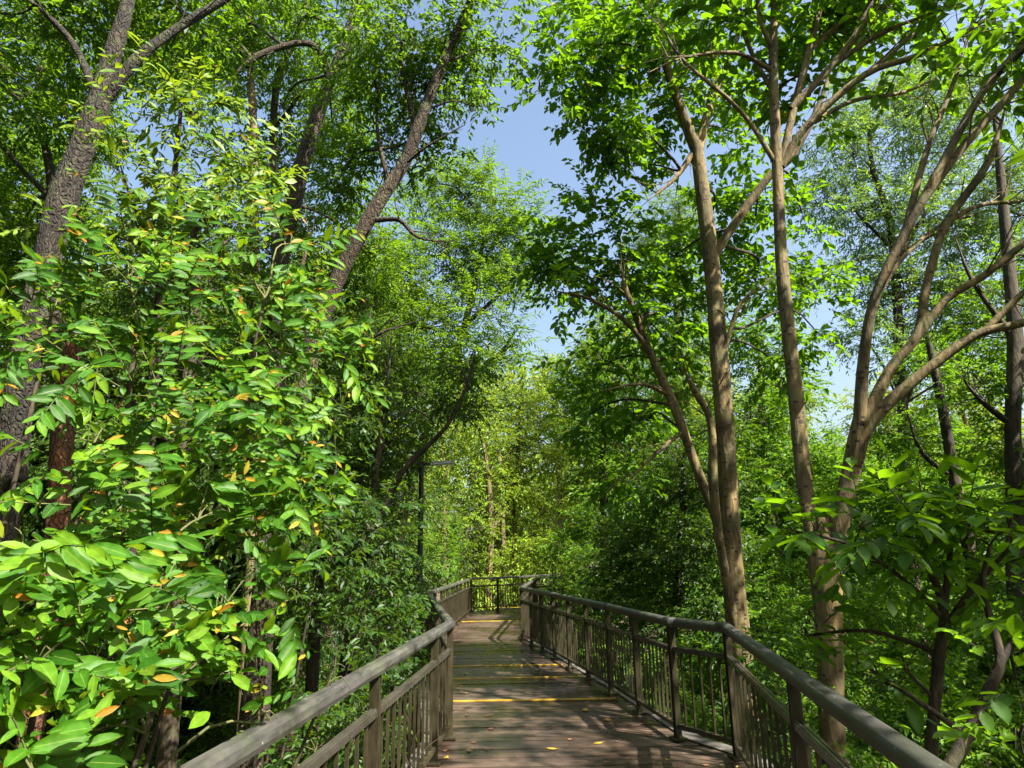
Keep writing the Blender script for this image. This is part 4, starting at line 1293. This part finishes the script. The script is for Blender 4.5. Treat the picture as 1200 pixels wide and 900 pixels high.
shrub('dark-stemmed shrub with broad flat leaves spreading in front of the right trunks', (3.1, 4.1),
      [(905, 612, 3.9, 18), (955, 622, 3.8, 30), (1010, 618, 3.8, 36), (1070, 618, 3.8, 42), (1130, 635, 3.8, 44), (1190, 615, 3.6, 46), (1060, 660, 4.0, 32), (1120, 685, 4.1, 34),
       (1185, 690, 3.8, 36), (1000, 660, 4.0, 22), (1060, 785, 4.0, 12), (1005, 775, 3.8, 12), (1240, 650, 3.6, 50), (945, 745, 4.2, 10), (1150, 590, 4.0, 30)],
      'broadnear', cover=2.1, keep=clear_right, tint=0.42, stems=0, clump=32,
      stem_pts=[[(1085, 1000, 4, 16), (1092, 870, 4, 14), (1100, 770, 4, 13), (1106, 715, 4, 12), (1088, 665, 3.95, 7), (1060, 625, 3.9, 4)],
                [(1106, 715, 4, 9), (1112, 660, 4, 7), (1118, 610, 3.95, 4)], [(1104, 740, 4, 9), (1140, 690, 3.95, 7), (1185, 640, 3.8, 4)],
                [(1106, 725, 4, 7), (1060, 680, 4, 5), (1000, 640, 3.9, 4), (930, 622, 3.9, 3)],
                [(1112, 900, 3.6, 17), (1135, 860, 3.6, 15), (1157, 812, 3.6, 13), (1172, 770, 3.6, 11), (1152, 690, 3.7, 7), (1160, 640, 3.7, 4)],
                [(1165, 790, 3.6, 9), (1195, 740, 3.6, 7), (1230, 680, 3.6, 5)]])
shrub('small sunlit sprig plant at the lower right corner', (2.0, 2.3),
      [(1190, 795, 2.6, 26), (1195, 865, 2.5, 26), (1230, 830, 2.5, 40), (1215, 720, 2.8, 22)], 'broadnear', cover=1.5, keep=clear_right, tint=0.8, stems=3, scale=0.6, stem_r=0.008)
under_r = [
    ('sunlit bush just beyond the nearest right railing posts', (3.0, 7.6), [(905, 760, 8, 40), (940, 830, 7, 50), (1010, 830, 7, 50), (900, 850, 7.5, 40), (960, 900, 6.6, 60)], 0.5),
    ('bright bush behind the dark-stemmed shrub', (5.0, 8.6), [(1030, 720, 9, 55), (1090, 760, 8.5, 60), (1040, 800, 8, 60), (1120, 830, 7.5, 60), (1080, 880, 7, 70)], 0.7),
    ('dim bush at the right edge of the undergrowth', (6.4, 8.2), [(1160, 740, 9, 55), (1200, 800, 8.5, 60), (1180, 870, 7.5, 70), (1150, 690, 10, 45)], 0.55),
    ('leafy tangle at the foot of the two pale trunks', (3.9, 11), [(890, 690, 12, 45), (925, 650, 13, 45), (950, 720, 11, 50), (1000, 680, 12, 45), (900, 740, 10, 45), (1020, 640, 13, 40), (1080, 660, 12.5, 45)], 0.45),
    ('low bush under the right railing where it kinks outward', (2.6, 9.4), [(830, 770, 10, 40), (800, 830, 9, 40), (760, 800, 10.5, 36), (850, 860, 8, 40), (720, 770, 12, 34), (880, 890, 7.4, 40)], 0.55),
    ('low bush under the far part of the right railing', (1.7, 14.5), [(690, 750, 14, 30), (660, 735, 16, 22), (700, 715, 16, 28), (730, 740, 13.5, 30), (640, 750, 15, 14)], 0.62),
]
for lab, b, ls, tn in under_r:
    shrub(lab, b, ls, 'under', cover=2.3, keep=clear_walk, tint=tn, stems=4, group='undergrowth bushes right of the walk', tvar=0.3, scale=0.78)

# ---- ground cover and the mass of the wood all round
gc = MB()
n = 5200
P = np.stack([RNG.uniform(-12, 14, n), RNG.uniform(1.5, 34, n), np.zeros(n)], 1)
P[:, 2] = ground_z(P[:, 0], P[:, 1])
O = np.repeat(P, 3, 0) + RNG.normal(0, 0.12, (n * 3, 3)) * np.array([1, 1, 0])
O[:, 2] += RNG.uniform(0, 0.5, len(O))
T = RNG.normal(0, 0.6, O.shape) + np.array([0, 0, 0.7])
sprigs(gc, O, T, 0.34, 7, 0.13, 0.06, 0.3, RNG.uniform(0.2, 0.8, len(O)), 0.0, False, None, 0.9, None, 0.4)
tag(gc.build('ground_cover', M['under']), kind='stuff')


def wood(name, boxes, sp, scale, cover, tint):
    mbw = MB()
    ls = []
    for (x0, x1, y0, y1, z0, z1, cnt, r) in boxes:
        for _ in range(cnt):
            rr = r * RNG.uniform(0.7, 1.25)
            ls.append((np.array([RNG.uniform(x0, x1), RNG.uniform(y0, y1), RNG.uniform(z0, z1)]), np.array([rr, rr, rr * 0.75])))
    foliage(mbw, ls, sp, cover, None, None, 1, scale, tint, 60, branches=False, tvar=0.2)
    for (x0, x1, y0, y1, z0, z1, cnt, r) in boxes:
        for _ in range(max(3, cnt // 6)):
            x, y_ = RNG.uniform(x0, x1), RNG.uniform(y0, y1)
            mbw.tube([(x, y_, -3), (x + RNG.normal(0, .4), y_, z1 * 0.5), (x + RNG.normal(0, .8), y_, z1 * 0.9)], [0.14, 0.11, 0.05], 6, 1, 0.05, 3)
    tag(mbw.build(name, [M[SPEC[sp]['m']], M['bark_slim']]), kind='stuff')


wood('distant_wood', [(-16, 30, 46, 56, -2, 9, 60, 2.6), (-40, -14, 36, 52, -2, 20, 60, 3.2), (24, 44, 34, 48, -2, 7, 34, 2.8)], 'yellow', 1.7, 2.0, 0.35)
wood('left_wood', [(-16, -8.5, 9, 26, -2.2, 11, 80, 1.6), (-9, -6, 15, 28, -2.2, 9, 40, 1.5), (-14, -8, 2, 9, -2.2, 9, 34, 1.5)], 'dark', 1.7, 1.9, 0.5)
wood('right_wood', [(11, 20, 14, 30, -2.2, 5.0, 50, 1.6), (8, 15, 6, 14, -2.2, 2.5, 30, 1.4), (4, 12, 18, 30, -2.2, 5, 44, 1.5)], 'under', 1.7, 1.8, 0.5)

wood('unseen_shade_wood', [(-18, -7, -6, 3, -2, 14, 46, 2.2), (-14, 0, -16, -8, -2, 15, 46, 2.4), (-6, 12, -22, -13, -2, 9, 40, 2.5), (11, 20, -12, 6, -2, 8, 50, 2.4), (8.6, 12.5, 3.0, 7, 5.6, 8, 12, 1.2), (-7, -4.5, -2, 1.5, 4, 12, 12, 1.6)], 'dark', 3.0, 1.5, 0.5)  # out-of-view foliage added to cut sky fill and shade the right undergrowth

# ------------------------------------------------------------------ litter along the board edges
lit = MB()
n = 420
yy = 1.5 + 22 * RNG.random(n) ** 1.5
side = RNG.random(n)
xl = np.interp(yy, LEFT[:4, 1], LEFT[:4, 0])
xr = np.interp(yy, RIGHT[:7, 1], RIGHT[:7, 0])
u = np.where(side < 0.5, 0.01 + np.abs(RNG.normal(0, 0.07, n)), np.where(side < 0.8, 0.99 - np.abs(RNG.normal(0, 0.06, n)), RNG.random(n)))
P = np.stack([xl + (xr - xl) * u, yy, 0.004 + RNG.uniform(0, 0.006, n)], 1)
D = np.stack([RNG.normal(0, 1, n), RNG.normal(0, 1, n), RNG.normal(0, 0.12, n)], 1)
Nn = np.stack([RNG.normal(0, 0.2, n), RNG.normal(0, 0.2, n), np.ones(n)], 1)
Ls = RNG.uniform(0.012, 0.045, n)
put_leaves(lit, P, D, Nn, Ls, Ls * RNG.uniform(0.35, 0.7, n), RNG.random(n), np.zeros(n), False)
lm, lt, lo = mat('leaf_litter')
la = N(lt, 'ShaderNodeAttribute', attribute_name='tint')
ls_ = N(lt, 'ShaderNodeSeparateColor')
lt.links.new(la.outputs['Color'], ls_.inputs[0])
lp = N(lt, 'ShaderNodeBsdfPrincipled')
lp.inputs['Roughness'].default_value = 0.8
lt.links.new(ramp(lt, ls_.outputs[0], [(0.0, (0.03, 0.02, 0.012)), (0.4, (0.12, 0.06, 0.03)), (0.7, (0.26, 0.15, 0.06)), (0.9, (0.34, 0.26, 0.12)), (1.0, (0.42, 0.32, 0.05))]), lp.inputs['Base Color'])
lt.links.new(lp.outputs[0], lo.inputs[0])
tag(lit.build('leaf_litter', lm), kind='stuff')

# ------------------------------------------------------------------ fallen leaves on the boards
def dead_mat(name, c):
    return weathered_mat(name, tuple(q * 0.65 for q in c), c, (0.45, 0.7), streak=(20, 20, 20))


DL = {'yellow': dead_mat('yellow_dead_leaf', (0.42, 0.27, 0.025)), 'ochre': dead_mat('ochre_dead_leaf', (0.30, 0.17, 0.035)),
      'brown': dead_mat('brown_dead_leaf', (0.22, 0.10, 0.05)), 'red': dead_mat('reddish_dead_leaf', (0.15, 0.055, 0.03)),
      'pale': dead_mat('pale_dead_leaf', (0.42, 0.40, 0.22)), 'dark': dead_mat('dark_dead_leaf', (0.07, 0.045, 0.03))}
Z5 = lambda a, b: (510 + a / 3.4286, 760 + b / 3.4286)
fallen = [
    (603, 250, 'yellow', 0.12, 'large crinkled yellow leaf lying on the boards beside two shadow stripes'),
    (693, 290, 'ochre', 0.15, 'largest ochre leaf, flat on the boards near the right railing posts'),
    (655, 381, 'yellow', 0.10, 'bright yellow leaf alone on the dark boards, right of the nearer one'),
    (470, 404, 'yellow', 0.10, 'golden leaf lying near the middle of the nearest boards'),
    (222, 323, 'red', 0.09, 'rust-red curled leaf on the sunlit left part of the boards'),
    (122, 181, 'ochre', 0.09, 'ochre leaf left of centre just before the brightest yellow strip'),
    (103, 152, 'ochre', 0.07, 'small tan leaf near the left railing past the brightest yellow strip'),
    (122, 103, 'pale', 0.11, 'pale greenish leaf between two yellow strips on the left'),
    (128, 270, 'dark', 0.09, 'blackened leaf near the left edge in shade'),
    (216, 272, 'brown', 0.08, 'small brown leaf in shade left of the walk centre'),
    (350, 246, 'dark', 0.07, 'tiny dark leaf in the middle just before the brightest strip'),
    (155, 379, 'red', 0.06, 'little red scrap of leaf beside the left sunlit patch'),
    (208, 407, 'red', 0.06, 'dark red leaf below the rust-red curled one'),
    (136, 413, 'brown', 0.09, 'brown leaf near the left railing foot on the nearest boards'),
    (44, 441, 'yellow', 0.08, 'yellow leaf tucked against the left railing corner'),
    (40, 412, 'brown', 0.07, 'brown leaf just beyond the one at the left corner'),
    (855, 351, 'red', 0.08, 'reddish leaf on the right boards beside a post foot'),
    (730, 374, 'dark', 0.08, 'dark leaf right of the bright yellow one'),
    (932, 449, 'yellow', 0.05, 'small yellow scrap on the nearest boards at far right'),
    (690, 456, 'brown', 0.06, 'small brown leaf at the front edge right of centre'),
    (540, 366, 'brown', 0.06, 'small brown leaf centred on the dark boards'),
    (360, 170, 'dark', 0.07, 'dark leaf on the wet boards past the brightest strip'),
    (215, 98, 'dark', 0.08, 'dark leaf on the wet boards between the farther strips'),
    (298, 198, 'ochre', 0.06, 'ochre scrap touching the brightest yellow strip'),
    (1085, 470, 'brown', 0.07, 'brown leaf at the deck edge below the nearest right posts'),
]
for (a, b, c, L_, lab) in fallen:
    p = G(*Z5(a, b))
    an = RNG.uniform(0, 6.28)
    fb = MB()
    V, B, Fq = TF
    ca, sa = math.cos(an), math.sin(an)
    X = V[:, 0] * L_ * RNG.uniform(0.5, 0.75)
    Yv = (V[:, 1] - 0.5) * L_
    Z = 0.004 + (X / L_) ** 2 * 0.10 * L_ * 4 * RNG.uniform(0.2, 1.4) + (Yv / L_) ** 2 * L_ * 0.5 * RNG.uniform(0.1, 1.0) + RNG.normal(0, 0.0012, len(X))
    co = np.stack([p[0] + X * ca - Yv * sa, p[1] + X * sa + Yv * ca, Z], 1)
    fb.add(co, Fq, 0, None, True)
    st = np.array([p[0] - (-0.5 * L_) * sa, p[1] + (-0.5 * L_) * ca, 0.012])
    fb.tube([st, st + np.array([0.3 * L_ * sa, -0.3 * L_ * ca, -0.006])], [0.0018, 0.0012], 4, 0, 0, 1)
    t = fb.build('fallen_leaf', DL[c])
    me = t.data
    cc = np.array([p[0], p[1], 0.0])
    buf = np.zeros(len(me.vertices) * 3)
    me.vertices.foreach_get('co', buf)
    me.vertices.foreach_set('co', (buf.reshape(-1, 3) - cc).ravel())
    t.location = tuple(cc)
    tag(t, lab, 'leaf', 'fallen leaves on the boardwalk')

for o_ in list(bpy.data.objects):
    if 'origin' in o_:
        del o_['origin']
print('faces', sum(len(o_.data.polygons) for o_ in bpy.data.objects if o_.type == 'MESH'))
